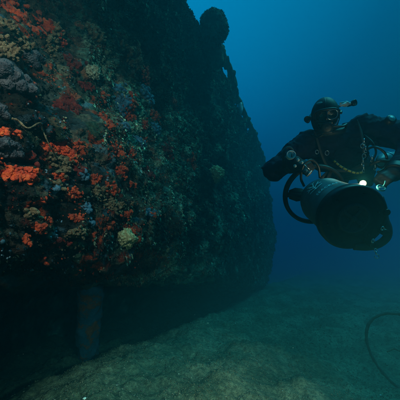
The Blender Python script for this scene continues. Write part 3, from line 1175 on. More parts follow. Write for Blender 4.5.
def sand_tint(P, q):
    n = fbm(P * 1.3, 3, 210) * 0.5 + 0.5
    g = sstep(0.35, 0.62, fbm(P * 3.3, 3, 211) * 0.5 + 0.5)
    c = SP[0] * (1 - n)[:, None] + SP[4] * n[:, None]
    c = c * (1 - 0.75 * g)[:, None] + SP[3] * (0.75 * g)[:, None]
    return c


o = mesh_np('seabed', V, grid_faces(len(rad), len(ang))[:, ::-1], M['sand'], tint=sand_tint(V, q))
o.data.flip_normals() if o.data.polygons[len(o.data.polygons) // 2].normal.z < 0 else None
tag(o, kind='structure')


def sea_pts(n, seed, amax=46, rmax=9.0, pw=1.5):
    rg = np.random.default_rng(seed)
    a = np.radians(rg.uniform(-amax, amax, n))
    r = 1.7 + (rmax - 1.7) * rg.uniform(0, 1, n) ** pw
    x, y = r * np.sin(a), r * np.cos(a)
    h, q = sea_h(x, y)
    return np.stack([x, y, h], 1), q, r


P, q, r = sea_pts(9000, 31)
sz = RNG.uniform(0.002, 0.008, len(P)) * (0.7 + 0.22 * r)
gc = np.array([(0.30, 0.28, 0.22), (0.14, 0.12, 0.09), (0.09, 0.085, 0.07), (0.45, 0.43, 0.36), (0.2, 0.16, 0.11), (0.12, 0.14, 0.10)])
pick = RNG.choice(len(gc), len(P), p=[.03, .3, .3, .0, .2, .17])
V, F, C = knob_cloud(P + np.array([0, 0, 0.002]), sz, gc[pick], 32, 0.55)
tag(mesh_np('gravel', V, F, M['turf'], tint=C), 'fine shell gravel strewn over the sand', 'gravel', None, 'stuff')
P, q, r = sea_pts(64000, 33, 44, 12.0, 2.0)
keep = (fbm(P * 2.1, 3, 220) + 0.5 * vnoise(P * 9, 221) > -0.05 + 0.4 * sstep(7, 15, r))
P, q, r = P[keep], q[keep], r[keep]
tc_ = np.array([(0.20, 0.15, 0.085), (0.16, 0.14, 0.075), (0.26, 0.19, 0.12), (0.11, 0.08, 0.05)])
V, F, C = leaf_cloud(P, np.tile(Z3, (len(P), 1)), RNG.uniform(0.004, 0.010, len(P)) * (0.5 + 0.2 * r), tc_[RNG.integers(0, 4, len(P))], 3, -0.05, 34)
tag(mesh_np('seabed_algae_fuzz', V, F, M['turf'], smooth=False, tint=C), 'short brown green algae fuzz carpeting the sand', 'algae', None, 'stuff')
# pale shell pieces
P, q, r = sea_pts(26, 35, 44, 7.0, 1.2)
V, F, C = knob_cloud(P + np.array([0, 0, 0.006]), RNG.uniform(0.005, 0.013, len(P)), np.tile((0.62, 0.6, 0.52), (len(P), 1)), 36, 0.4)
tag(mesh_np('shell_fragments', V, F, M['turf'], tint=C), 'scattered pale broken shells on the sand', 'shells', None, 'stuff')

# ------------------------------------------------------------------ cable looping up off the sand
c = at(407, 352, 2.75)
rad_ = 35 / FOC * 2.75
pts = []
for k in range(0, 26):
    a = R(-118 + k * (336 / 25))
    wob = 1 + 0.03 * math.sin(a * 3)
    pts.append(c - Vector((math.cos(a) * rad_ * wob * 0.93, 0, 0)) + Vector((0, 0.25 * math.cos(a) * rad_ + 0.12 * math.sin(a), math.sin(a) * rad_ * wob)))
lo = pts[0]
hh_, _ = sea_h(np.array([lo.x, lo.x + 0.5]), np.array([lo.y, lo.y - 0.1]))
pts = [Vector((lo.x + 0.9, lo.y - 0.2, hh_[1] + 0.01)), Vector((lo.x + 0.35, lo.y - 0.05, hh_[0] + 0.0))] + pts
mb = MB().tube(catmull(pts, 5), 0.0155, 10)
V = np.array([tuple(v) for v in mb.V])
V += 0.006 * np.stack([vnoise(V * 28, 3), vnoise(V * 28, 4), vnoise(V * 28, 5)], 1)
mb.V = [tuple(v) for v in V - np.array(c)]
o = mb.build('cable', M['cable'])
o.location = c
tag(o, 'weed covered black cable looping up from the sand at the right edge', 'cable')
tw = [at(387, 352, 2.9), at(394, 349, 2.9), at(401, 351, 2.85), at(410, 346, 2.8)]
mb = MB().tube([p - tw[0] for p in catmull(tw, 6)], 0.008, 7)
o = mb.build('twig', M['tan'])
o.location = tw[0]
tag(o, 'thin brown twig lying inside the cable loop', 'twig')

# ------------------------------------------------------------------ underwater scooter
F0, R0 = at(353.5, 218.5, 1.37), at(314, 194.5, 1.86)
axv = (F0 - R0)
SLEN = axv.length
axv.normalize()
upg = Vector((0, 0, 1))
yv = upg.cross(axv).normalized()
zv = axv.cross(yv).normalized()
SM = Matrix((axv, yv, zv)).transposed()      # columns: x axis forward, y, z
scoot = empty('underwater_scooter', R0, SM.to_euler())
tag(scoot, 'teal and black torpedo shaped underwater scooter held before the diver, nose to the camera', 'underwater scooter')
S = SLEN
mb = MB().lathe([(0.02, 0.03), (0.03, 0.075), (0.07, 0.118), (0.12, 0.140), (0.17, 0.150), (0.172, 0.153), (0.185, 0.153), (0.187, 0.151), (S - 0.10, 0.160), (S - 0.05, 0.163), (S - 0.045, 0.163)], seg=72)
mb.build('hull_tube', M['hull'], scoot)
rn = 0.178
mb = MB().lathe([(S - 0.05, 0.160), (S - 0.055, rn - 0.006), (S - 0.05, rn), (S - 0.01, rn + 0.002), (S, rn - 0.003), (S + 0.004, rn - 0.012), (S + 0.001, rn - 0.02),
                 (S - 0.003, rn - 0.024), (S - 0.004, 0.115), (S - 0.001, 0.108), (S - 0.003, 0.10), (S - 0.006, 0.084), (S - 0.008, 0.0)], seg=80)
mb.build('nose_cap', M['blackplastic'], scoot)
cx, cy = S + 0.0, 0.0
hub = MB().lathe([(S - 0.006, 0.083), (S + 0.010, 0.081), (S + 0.013, 0.076), (S + 0.010, 0.069), (S - 0.001, 0.067), (S - 0.004, 0.0)], seg=56).build('hub_ring', M['webbing'], scoot)
mb = MB()
for k in range(4):
    a = R(45 + 90 * k + 12)
    d = Vector((0, math.cos(a), math.sin(a)))
    p = Vector((0, -math.sin(a), math.cos(a)))
    rot_ = Matrix((Vector((1, 0, 0)), d, p)).transposed()
    mb.box(d * 0.043 + Vector((S + 0.001, 0, 0)), (0.010, 0.055, 0.017), rot_)
    mb.box(d * 0.062 + Vector((S + 0.001, 0, 0)), (0.009, 0.012, 0.042), rot_)
mb.lathe([(S + 0.014, 0.0), (S + 0.013, 0.012), (S + 0.006, 0.017), (S - 0.004, 0.018)], seg=24)
mb.build('hub_cross', M['webbing'], scoot, bevel=0.001)
for k in range(6):
    a = R(60 * k + 15)
    MB().lathe([(S - 0.004, 0.008), (S + 0.002, 0.008), (S + 0.003, 0.005), (S + 0.003, 0.0)], Matrix.Translation((0, 0.135 * math.cos(a), 0.135 * math.sin(a))), 10).build('screw', M['rubber'], scoot)
# propeller shroud with spokes, propeller
rs = 0.205
prof = []
for k in range(17):
    a = 2 * math.pi * k / 16
    prof.append((0.0 + 0.032 * math.cos(a), rs + 0.015 * math.sin(a)))
shr = MB().lathe(prof, seg=80).build('propeller_shroud', M['blackplastic'], scoot)
for k in range(3):
    a = R(180 + 120 * k)
    d = Vector((0, math.cos(a), math.sin(a)))
    MB().tube([Vector((0.05, 0, 0)) + d * 0.09, Vector((0.02, 0, 0)) + d * 0.15, Vector((0.0, 0, 0)) + d * 0.197], [0.016, 0.012, 0.014], 12, flat=1.5).build('spoke', M['blackplastic'], scoot)
mb = MB().lathe([(-0.03, 0.0), (-0.028, 0.02), (-0.01, 0.032), (0.03, 0.034)], seg=24)
mb.build('propeller_hub', M['blackplastic'], scoot)
for k in range(3):
    a = R(60 + 120 * k)
    d = Vector((0, math.cos(a), math.sin(a)))
    p = Vector((0, -math.sin(a), math.cos(a)))
    V = []
    for i, (rr_, w, tw_) in enumerate(((0.028, 0.02, 0.9), (0.08, 0.045, 0.6), (0.13, 0.05, 0.45), (0.178, 0.03, 0.35))):
        for sgn in (-1, 1):
            off = p * (w * sgn * math.cos(tw_)) + Vector((w * sgn * math.sin(tw_) - 0.003, 0, 0))
            V.append(d * rr_ + off)
        for sgn in (1, -1):
            off = p * (w * sgn * math.cos(tw_)) + Vector((w * sgn * math.sin(tw_) + 0.003, 0, 0))
            V.append(d * rr_ + off)
    Fc = []
    for i in range(3):
        for j in range(4):
            Fc.append((i * 4 + j, i * 4 + (j + 1) % 4, (i + 1) * 4 + (j + 1) % 4, (i + 1) * 4 + j))
    Fc.append((12, 13, 14, 15))
    MB().add(V, Fc).build('propeller_blade', M['blackplastic'], scoot)


def inv_s(px, py, d):
    return SM.to_3x3().transposed() @ (at(px, py, d) - R0)


# handle with trigger on the upper left, tow frame on the lower right of the nose
hb = [inv_s(304, 186, 1.72), inv_s(301, 178, 1.69), inv_s(303, 166, 1.66), inv_s(311, 160, 1.68), inv_s(318, 166, 1.72), inv_s(320, 178, 1.74)]
MB().tube(catmull(hb, 8), 0.008, 12).build('handle', M['rubber'], scoot)
fr = [inv_s(381, 197, 1.44), inv_s(384, 208, 1.42), inv_s(385, 219, 1.41), inv_s(388, 228, 1.40), inv_s(387, 237, 1.40), inv_s(379, 244, 1.40), inv_s(368, 247, 1.40), inv_s(354, 247, 1.41)]
fs = catmull(fr, 8)
MB().tube(fs, [0.013 + 0.006 * math.sin(math.pi * i / len(fs)) for i in range(len(fs))], 14, flat=1.5).build('tow_frame', M['blackplastic'], scoot)
for i, (px, py) in enumerate(((384, 232), (372, 244), (386, 212))):
    p = inv_s(px, py, 1.36)
    MB().tube([p + Vector((-0.05, 0, 0)), p + Vector((0.012, 0, 0))], 0.018, 14).build('frame_clamp', M['blackplastic'], scoot, bevel=0.003)
for i, (px, py) in enumerate(((382.5, 228.5), (373, 241))):
    p = inv_s(px, py, 1.325)
    ring = [p + Vector((0.0, 0.007 * math.cos(a), 0.010 * math.sin(a))) for a in np.linspace(0, 5.2, 14)]
    MB().tube(ring, 0.0028, 7).build('clip', M['steel'], scoot)


# printing on the shell: a branching coral emblem and a curved line of lettering
def on_shell(u, v, x0, th0, r):
    """u along the circumference, v towards the nose."""
    th = th0 + u / r
    return Vector((x0 + v, r * math.cos(th), r * math.sin(th)))


toC = (Vector(CAM) - R0)
lc = SM.to_3x3().transposed() @ toC


def th_of(px, py, d):
    q3 = inv_s(px, py, d)
    return math.atan2(q3.z, q3.y), q3.x


# which way is left in the picture: y of the scooter frame
tha, _ = th_of(317, 197, 1.62)
thb, _ = th_of(337, 184, 1.55)
sgn = 1 if ((thb - tha + math.pi) % (2 * math.pi) - math.pi) > 0 else -1
thl, _ = th_of(311, 187, 1.68)
logo = MB()
segs = [((0, -0.045), (0.0, 0.0), .006), ((0, -0.02), (-0.03, 0.005), .005), ((-0.03, 0.005), (-0.052, 0.0), .004), ((-0.03, 0.005), (-0.045, 0.028), .004),
        ((0, 0), (-0.018, 0.04), .005), ((0, 0), (0.016, 0.045), .005), ((0, -0.02), (0.030, 0.008), .005), ((0.030, 0.008), (0.05, 0.03), .004),
        ((0.030, 0.008), (0.056, 0.0), .004), ((-0.018, 0.04), (-0.03, 0.052), .0035), ((0.016, 0.045), (0.006, 0.06), .0035), ((0.016, 0.045), (0.030, 0.055), .0035),
        ((-0.022, -0.035), (-0.05, -0.03), .004), ((0, -0.04), (-0.022, -0.035), .004), ((0, -0.04), (0.028, -0.034), .004), ((0.028, -0.034), (0.05, -0.026), .004), ((-0.012, 0.018), (-0.026, 0.03), .0035)]


def decal_strip(mb, a, b, w, x0, th0, r, n=6):
    a, b = Vector(a), Vector(b)
    d = (b - a).normalized()
    p = Vector((-d.y, d.x))
    V, Fc = [], []
    for i in range(n + 1):
        q2 = a.lerp(b, i / n)
        ww = w * (1 - 0.35 * i / n)
        for s_ in (-1, 1):
            qq = q2 + p * ww * 0.5 * s_
            V.append(on_shell(qq.x * sgn, qq.y, x0, th0, r))
    for i in range(n):
        Fc.append((2 * i, 2 * i + 1, 2 * i + 3, 2 * i + 2))
    mb.add(V, Fc)


for a, b, w in segs:
    decal_strip(logo, (a[0] * 0.95, -a[1] * 0.95), (b[0] * 0.95, -b[1] * 0.95), w * 1.5, 0.245, thl, 0.1600)
logo.build('coral_emblem', M['print'], scoot)
cu = bpy.data.curves.new('lettering', 'FONT')
cu.body = 'SEACRAFT'
cu.size = 0.031
cu.align_x = 'CENTER'
cu.space_character = 1.15
cu.resolution_u = 2
to = bpy.data.objects.new('lettering_source', cu)
col.objects.link(to)
dg = bpy.context.evaluated_depsgraph_get()
me = bpy.data.meshes.new_from_object(to.evaluated_get(dg))
bpy.data.objects.remove(to)
thm = tha + ((thb - tha + math.pi) % (2 * math.pi) - math.pi) * 0.5
for v in me.vertices:
    v.co = on_shell(v.co.x * sgn, -v.co.y, 0.362, thm, 0.1625)
me.materials.append(M['print'])
o = bpy.data.objects.new('lettering', me)
col.objects.link(o)
o.parent = scoot

# bolt snap dangling below the nose
bs = empty('bolt_snap', at(375.5, 249, 1.34))
tag(bs, 'small silver bolt snap dangling under the nose of the scooter', 'clip')
eye_ = [Vector((0.008 * math.cos(a), 0, -0.006 + 0.008 * math.sin(a))) for a in np.linspace(0, 2 * math.pi, 18)]
MB().tube(eye_, 0.0022, 8).build('swivel_eye', M['steel'], bs)
MB().tube([(0, 0, -0.012), (0, 0, -0.028)], 0.0038, 10).build('barrel', M['steel'], bs)
hk = catmull([(0, 0, -0.026), (0.011, 0, -0.030), (0.012, 0, -0.040), (0.003, 0, -0.047), (-0.009, 0, -0.042), (-0.009, 0, -0.035)], 6)
MB().tube(hk, 0.0024, 8).build('hook', M['steel'], bs)
MB().tube([(0.0, 0, -0.004), (0.004, 0.004, 0.012), (0.0, 0.006, 0.03)], 0.002, 6).build('cord', M['rubber'], bs)

# ------------------------------------------------------------------ diver
diver = empty('person', at(345, 162, 2.35))
tag(diver, 'scuba diver in black drysuit and hood steering a scooter towards the camera', 'person')
DL = diver.location


def rel(pts):
    return [p - DL for p in pts]


J = dict(pelvis=at(352, 164, 2.62), waist=at(346, 160, 2.42), chest=at(338, 152, 2.14), neck=at(329, 136, 1.99),
         head=at(325, 116, 1.90), shR=at(308, 142, 2.03), elR=at(275, 169, 1.98), wrR=at(295, 163, 1.76),
         shL=at(362, 129, 2.03), elL=at(414, 138, 1.84), wrL=at(394, 174, 1.66),
         hipR=at(341, 170, 2.70), knR=at(338, 186, 3.10), anR=at(344, 168, 3.48), hipL=at(364, 166, 2.70), knL=at(366, 182, 3.12), anL=at(362, 166, 3.50))
mb = MB()
ro = (J['shL'] - J['shR']).normalized()
mb.caps(J['pelvis'], J['waist'], 0.165, 0.16)
mb.caps(J['waist'], J['chest'], 0.16, 0.17)
mb.caps(J['chest'] - ro * 0.08, J['chest'] + ro * 0.08, 0.155, 0.155)
mb.caps(J['chest'] - ro * 0.03, J['shR'], 0.15, 0.10)
mb.caps(J['chest'] + ro * 0.03, J['shL'], 0.15, 0.115)
mb.caps(J['chest'], J['neck'], 0.13, 0.085)
for s_ in 'RL':
    mb.caps(J['neck'] + Vector((0, 0.05, -0.02)), J['sh' + s_] + Vector((0, 0.03, 0.01)), 0.085, 0.09)
mb.ell(J['elR'], (0.10, 0.10, 0.10))
mb.ell(J['elL'], (0.10, 0.10, 0.10))
mb.caps(J['neck'], J['head'], 0.075, 0.072)
mb.caps(J['shR'], J['elR'], 0.098, 0.078)
mb.caps(J['elR'], J['wrR'], 0.076, 0.050)
mb.caps(J['shL'], J['elL'], 0.115, 0.092)
mb.caps(J['elL'], J['wrL'], 0.082, 0.050)
mb.caps(J['pelvis'], J['hipR'], 0.15, 0.11)
mb.caps(J['pelvis'], J['hipL'], 0.15, 0.11)
for s_ in 'RL':
    mb.caps(J['hip' + s_], J['kn' + s_], 0.105, 0.075)
    mb.caps(J['kn' + s_], J['an' + s_], 0.075, 0.055)
# head core
hd_f = (Vector(CAM) + Vector((0.15, 0, -0.25)) - J['head']).normalized()
hd_u = (Vector(UPV) + Vector((-0.06, 0, 0)))
hd_u = (hd_u - hd_f * hd_u.dot(hd_f)).normalized()
hd_r = hd_f.cross(hd_u).normalized()           # the diver's own left-right axis
HM = Matrix((hd_r, hd_f, hd_u)).transposed()    # local x = side, y = forward, z = up
mb.ell(J['head'], (0.072, 0.092, 0.11), HM, 24, 16)


def hand(mb, wrist, fwd, palm, thumbside, curl, gr=1.0):
    """Gloved hand: palm, four fingers of unequal length bent round a bar, thumb closing from the side."""
    fwd = fwd.normalized()
    palm = (palm - fwd * palm.dot(fwd)).normalized()
    side = thumbside - fwd * thumbside.dot(fwd) - palm * thumbside.dot(palm)
    side.normalize()
    pc_ = wrist + fwd * 0.05
    for k in (-1, 0, 1):
        mb.caps(wrist + side * 0.015 * k, wrist + fwd * 0.085 + side * 0.026 * k, 0.024 * gr, 0.018 * gr, 12)
    L = [0.9, 1.0, 0.94, 0.74]
    for i in range(4):
        b = wrist + fwd * 0.088 + side * (0.033 - 0.0215 * i)
        d = fwd.copy()
        p = b
        for j, ln in enumerate((0.040, 0.028, 0.022)):
            an = curl[j]
            d2 = (d * math.cos(an) + palm * math.sin(an)).normalized()
            pal2 = (palm * math.cos(an) - d * math.sin(an)).normalized()
            q = p + d2 * ln * L[i]
            mb.caps(p, q, (0.0118 - 0.001 * j) * gr, (0.0112 - 0.001 * j) * gr, 10)
            p, d, palm_ = q, d2, pal2
            palm = pal2
        # restore the palm normal for the next finger
        palm = (palm0 := palm_base(fwd, wrist, side))
    tb = wrist + fwd * 0.030 + side * 0.034
    t1 = tb + (fwd * 0.6 + side * 0.55 + palm * 0.55).normalized() * 0.036
    t2 = t1 + (fwd * 0.6 - side * 0.05 + palm * 0.8).normalized() * 0.030
    mb.caps(wrist + fwd * 0.018 + side * 0.018, tb, 0.020 * gr, 0.0155 * gr, 10)
    mb.caps(tb, t1, 0.0155 * gr, 0.013 * gr, 10)
    mb.caps(t1, t2, 0.013 * gr, 0.011 * gr, 10)


_PB = {}


def palm_base(fwd, wrist, side):
    return _PB['v']


def do_hand(mb, wrist, fwd, palm, thumbside, curl, gr=1.0):
    f = fwd.normalized()
    _PB['v'] = (palm - f * palm.dot(f)).normalized()
    hand(mb, wrist, fwd, palm, thumbside, curl, gr)


camr, camu, camf = Vector(RT), Vector(UPV), Vector(FW)
# right hand (left in the picture) grips the scooter handle
do_hand(mb, J['wrR'], (at(309, 166, 1.69) - J['wrR']), (-camu * 0.6 + camf * 0.6), camu * 0.6 + camr * 0.2 - camf * 0.3, (0.9, 1.2, 0.8), 1.12)
# left hand (right in the picture) holds the torch
do_hand(mb, J['wrL'], (at(377, 182, 1.60) - J['wrL']), (-camu * 0.5 + camf * 0.5), camu * 0.6 - camf * 0.4, (0.7, 1.1, 0.7), 1.12)
body = mb.build('body', M['suit'])
md = body.modifiers.new('remesh', 'REMESH')
md.mode = 'VOXEL'
md.voxel_size = 0.0068
md.use_smooth_shade = True
sm_ = body.modifiers.new('smooth', 'SMOOTH')
sm_.factor = 0.5
sm_.iterations = 4
bake(body)
# folds of the suit
nv = len(body.data.vertices)
V = np.empty(nv * 3, dtype=np.float32); body.data.vertices.foreach_get('co', V); V = V.reshape(-1, 3).astype(float)
Nn = np.empty(nv * 3, dtype=np.float32); body.data.vertices.foreach_get('normal', Nn); Nn = Nn.reshape(-1, 3).astype(float)
hands = np.minimum(np.linalg.norm(V - np.array(J['wrR']), axis=1), np.linalg.norm(V - np.array(J['wrL']), axis=1))
headd = np.linalg.norm(V - np.array(J['head']), axis=1)
wf = sstep(0.02, 0.12, np.maximum(0, hands - 0.06)) * sstep(0.12, 0.2, headd)
q = V * np.array([9, 9, 16]) + 1.2 * vnoise(V * 5, 3)[:, None]
fold = -0.018 * (np.abs(vnoise(q, 301)) - 0.3) + 0.012 * fbm(V * 12, 2, 305) - 0.009 * np.abs(vnoise(q * 2.3, 307))
V = V + Nn * (fold * wf)[:, None] - np.array(DL)
body.data.vertices.foreach_set('co', V.astype(np.float32).ravel())
body.data.update()
body.data.polygons.foreach_set('use_smooth', [True] * len(body.data.polygons))
body.parent = diver
M['glove'] = nmat('dark_grey_glove', rough=0.6, spec=0.3, noise=[(60, [(0.3, (0.010, 0.013, 0.018)), (0.7, (0.026, 0.031, 0.038))], 1, 'MIX')], bump=[(150, 0.4, 0.002, 'n')])
body.data.materials.append(M['glove'])
Vw = V + np.array(DL)
mi = np.zeros(len(body.data.polygons), dtype=np.int32)
first = np.array([p.vertices[0] for p in body.data.polygons])
for w_, tip_ in (('wrR', at(309, 166, 1.69)), ('wrL', at(377, 182, 1.60))):
    ax9 = np.array((tip_ - J[w_]).normalized())
    rel9 = Vw[first] - np.array(J[w_])
    mi[(np.linalg.norm(rel9, axis=1) < 0.24) & (rel9 @ ax9 > 0.01)] = 1
body.data.polygons.foreach_set('material_index', mi)


# head details: face, hood, mask, regulator
def HP(x, y, z):
    """Head space (side, forward, up) to world; +x is towards the left of the picture or right by frame."""
    return J['head'] + HM @ Vector((x, y, z))


xs_ = 1 if (HM @ Vector((1, 0, 0))).dot(camr) > 0 else -1     # +xs_ -> right in the picture


def shell(f, u0, u1, v0, v1, nu, nv_):
    V, F = [], []
    for i in range(nu + 1):
        for j in range(nv_ + 1):
            V.append(f(u0 + (u1 - u0) * i / nu, v0 + (v1 - v0) * j / nv_))
    for i in range(nu):
        for j in range(nv_):
            a = i * (nv_ + 1) + j
            F.append((a, a + 1, a + nv_ + 2, a + nv_ + 1))
    return V, F


def g2(x, z, cx_, cz_, sx_, sz_):
    return math.exp(-((x - cx_) / sx_) ** 2 - ((z - cz_) / sz_) ** 2)


def face_pt(az, el):
    x = math.sin(az) * math.cos(el)
    y = math.cos(az) * math.cos(el)
    z = math.sin(el)
    X, Yy, Z = x * 0.078, y * 0.096, z * 0.116
    n = 0.024 * g2(X, Z, 0, -0.012, 0.013, 0.022) + 0.010 * g2(X, Z, 0, 0.01, 0.010, 0.03)
    n += 0.007 * g2(X, Z, 0, 0.035, 0.05, 0.012)
    n -= 0.010 * (g2(X, Z, 0.032, 0.015, 0.016, 0.012) + g2(X, Z, -0.032, 0.015, 0.016, 0.012))
    n += 0.006 * (g2(X, Z, 0.045, -0.02, 0.02, 0.02) + g2(X, Z, -0.045, -0.02, 0.02, 0.02))
    n += 0.008 * g2(X, Z, 0, -0.052, 0.022, 0.010) + 0.010 * g2(X, Z, 0, -0.085, 0.022, 0.014)
    return tuple(HP(X, Yy + n, Z))


V, F = shell(face_pt, R(-62), R(62), R(-62), R(40), 48, 48)
MB().add([Vector(v) - DL for v in V], F).build('face', M['skin'], diver)
for s_ in (-1, 1):
    e = HP(0.031 * s_, 0.083, 0.016)
    eo = MB().ell(e - DL, (0.0125, 0.0125, 0.0125), HM, 16, 10).build('eye', M['eyewhite'], diver)
    e2 = HP(0.031 * s_, 0.0925, 0.016)
    MB().ell(e2 - DL, (0.0055, 0.003, 0.0055), HM, 14, 8).build('iris', M['iris'], eo)


def hood_pt(az, el):
    x = math.sin(az) * math.cos(el)
    y = math.cos(az) * math.cos(el)
    z = math.sin(el)
    X, Yy, Z = x * 0.090, y * 0.108, z * 0.127
    return HP(X, Yy - 0.002, Z)


mb = MB().ell((0, 0, 0), (0.094, 0.112, 0.128), None, 64, 44)
Vh = [Vector(v) for v in mb.V]


def in_face(v):
    if v.y < 0:
        return False
    return (v.x / 0.060) ** 2 + ((v.z + 0.020) / 0.068) ** 2 < 1


Fh = [f for f in mb.F if not all(in_face(Vh[i]) for i in f)]
Wh = []
for v in Vh:
    n = 0.010 * math.sin(v.z * 95 + v.x * 30 + 1.5 * math.sin(v.x * 40)) * (1 if v.z < -0.02 else 0.25) + 0.018 * math.sin(v.x * 33 + 2) * math.sin(v.y * 27 + v.z * 31)
    if v.z < -0.06:
        v = Vector((v.x * (1 + (-v.z - 0.06) * 2.0), v.y * (1 + (-v.z - 0.06) * 0.6), v.z))
    Wh.append(HP(v.x * (1 + n), v.y * (1 + n), v.z) - DL)
hood = MB().add(Wh, Fh).build('hood', M['neoprene'], diver)
so = hood.modifiers.new('thickness', 'SOLIDIFY')
so.thickness = 0.006
so.offset = 0
# neck collar of the drysuit
ck = [J['neck'] + (hd_r * math.cos(a) * 0.098 + hd_f * math.sin(a) * 0.09) + hd_u * 0.035 for a in np.linspace(0, 2 * math.pi, 33)]
MB().tube(rel(ck), 0.022, 12, caps=False).build('neck_seal', M['neoprene'], diver)

for w_, dr in (('R', J['elR']), ('L', J['elL'])):
    wr_ = J['wr' + w_]
    axw = (wr_ - dr).normalized()
    q9 = Matrix.Translation(wr_ - axw * 0.03 - DL) @ Vector((1, 0, 0)).rotation_difference(axw).to_matrix().to_4x4()
    MB().lathe([(-0.035, 0.056), (-0.03, 0.064), (-0.018, 0.060), (-0.010, 0.065), (0.004, 0.060), (0.012, 0.063), (0.018, 0.054)], q9, 30).build('cuff_ring', M['rubber'], diver)
# raised seam over the crown of the hood
sm2 = [HP(0.0, math.cos(a) * 0.113, math.sin(a) * 0.129) for a in np.linspace(0.42, 2.6, 22)]
MB().tube(rel(sm2), 0.0032, 6).build('hood_seam', M['rubber'], diver)
# mask: skirt, frame, two lenses, strap
def oval(cx_, cz_, rx_, rz_, y0, curve, n=32, p=2.6):
    out = []
    for k in range(n):
        a = 2 * math.pi * k / n
        ca, sa = math.cos(a), math.sin(a)
        x = cx_ + rx_ * math.copysign(abs(ca) ** (2 / p), ca)
        z = cz_ + rz_ * math.copysign(abs(sa) ** (2 / p), sa)
        out.append(HP(x, y0 - curve * x * x, z))
    return out


fr_ = oval(0, 0.016, 0.078, 0.040, 0.128, 6.0, 48)
MB().tube(rel(fr_ + fr_[:1]), 0.0085, 10, caps=False).build('mask_frame', M['rubber'], diver)
bk_ = oval(0, 0.012, 0.072, 0.044, 0.098, 7.0, 48)
V = rel(fr_) + rel(bk_)
F = [(k, (k + 1) % 48, 48 + (k + 1) % 48, 48 + k) for k in range(48)]
MB().add(V, F).build('mask_skirt', M['rubber'], diver)
for s_ in (-1, 1):
    lp = oval(0.037 * s_, 0.016, 0.033, 0.031, 0.130, 5.0, 32)
    cen = HP(0.037 * s_, 0.130 - 5 * 0.037 ** 2 + 0.001, 0.016)
    MB().add(rel([cen] + lp), [(0, 1 + k, 1 + (k + 1) % 32) for k in range(32)]).build('mask_lens', M['glass'], diver)
    MB().tube(rel(lp + lp[:1]), 0.0032, 8, caps=False).build('lens_rim', M['steel' if s_ * xs_ > 0 else 'rubber'], diver)
MB().tube(rel([HP(0, 0.132, 0.046), HP(0, 0.134, 0.0), HP(0, 0.132, -0.014)]), [0.006, 0.007, 0.012], 10).build('nose_pocket', M['rubber'], diver)
st = [HP(math.cos(a) * 0.102, -math.sin(a) * 0.112 + 0.03 * (1 - abs(math.sin(a))), 0.018 + 0.02 * math.sin(a)) for a in np.linspace(-0.45, math.pi + 0.45, 26)]
MB().tube(rel(st), 0.010, 8, flat=0.5).build('mask_strap', M['rubber'], diver)
# pale printed mark on the hood's crown
lg = [HP(-0.045 * xs_ + 0.012 * math.cos(a), 0.062 + 0.0 * a, 0.104 + 0.004 * math.sin(a)) for a in np.linspace(0, 2 * math.pi, 10)]
MB().ell(HP(-0.036 * xs_, 0.066, 0.100) - DL, (0.022, 0.006, 0.008), HM @ Matrix.Rotation(R(35), 3, 'X'), 16, 8).build('hood_badge', M['dial'], diver)
# regulator: second stage, mouthpiece, hoses
rg_c = HP(0.0, 0.140, -0.062)
rm = HM @ Matrix.Rotation(R(90), 3, 'Z')
mb = MB().lathe([(-0.030, 0.016), (-0.020, 0.028), (0.0, 0.036), (0.014, 0.038), (0.020, 0.034), (0.022, 0.020), (0.024, 0.0)], Matrix.Translation(rg_c - DL) @ rm.to_4x4(), 32)
reg = mb.build('regulator', M['blackplastic'], diver)
MB().lathe([(0.022, 0.012), (0.025, 0.012), (0.027, 0.006), (0.027, 0.0)], Matrix.Translation(rg_c - DL) @ rm.to_4x4(), 20).build('purge_button', M['webbing'], reg)
MB().box(rg_c - DL + HM @ Vector((0, -0.002, -0.036)), (0.07, 0.028, 0.016), HM).build('exhaust_tee', M['blackplastic'], reg, bevel=0.005)
MB().tube(rel(catmull([HP(0.035 * xs_, 0.13, -0.062), HP(0.10 * xs_, 0.11, -0.075), HP(0.135 * xs_, 0.03, -0.08), HP(0.13 * xs_, -0.10, -0.16)], 10)), 0.0085, 12).build('regulator_hose', M['rubber'], diver)
MB().tube(rel(catmull([HP(-0.02 * xs_, 0.10, -0.115), HP(-0.06 * xs_, 0.09, -0.13), HP(-0.10 * xs_, 0.03, -0.12), HP(-0.12 * xs_, -0.09, -0.18)], 10)), 0.008, 12).build('backup_hose', M['rubber'], diver)
# pale strip of cheek strap seen right of the regulator
MB().tube(rel(catmull([HP(0.074 * xs_, 0.105, -0.022), HP(0.062 * xs_, 0.118, -0.048), HP(0.040 * xs_, 0.13, -0.066)], 6)), 0.0055, 8).build('hose_swivel', M['steel'], diver)

# small lamps on both sides of the hood (not lit)
for s_, (px, py), nm in ((-1, (307.5, 120), 'l'), (1, (352, 103.5), 'r')):
    p = at(px, py, 1.92)
    fwd_ = -camf
    base = HP(0.088 * xs_ * s_, 0.0, 0.0 if s_ < 0 else 0.05)
    q3 = Matrix.Translation(p - DL) @ (Vector((1, 0, 0)).rotation_difference((-camf + camr * 0.5 * s_).normalized()).to_matrix().to_4x4())
    lam = MB().lathe([(-0.035, 0.0), (-0.035, 0.015), (0.0, 0.017), (0.006, 0.022), (0.026, 0.023), (0.028, 0.018), (0.024, 0.016), (0.024, 0.0)], q3, 24).build('hood_lamp', M['blackplastic'], diver)
    MB().tube(rel([base, (base + p) / 2 + camu * 0.01, p]), 0.009, 10).build('lamp_arm', M['white' if s_ > 0 else 'rubber'], lam)
p = at(345.5, 104, 1.90)
MB().ell(p - DL, (0.026, 0.018, 0.020), HM, 18, 12).build('lamp_mount', M['dial'], diver)
MB().box(at(342, 103, 1.90) - DL, (0.03, 0.02, 0.016), HM).build('lamp_battery', M['white'], diver, bevel=0.004)

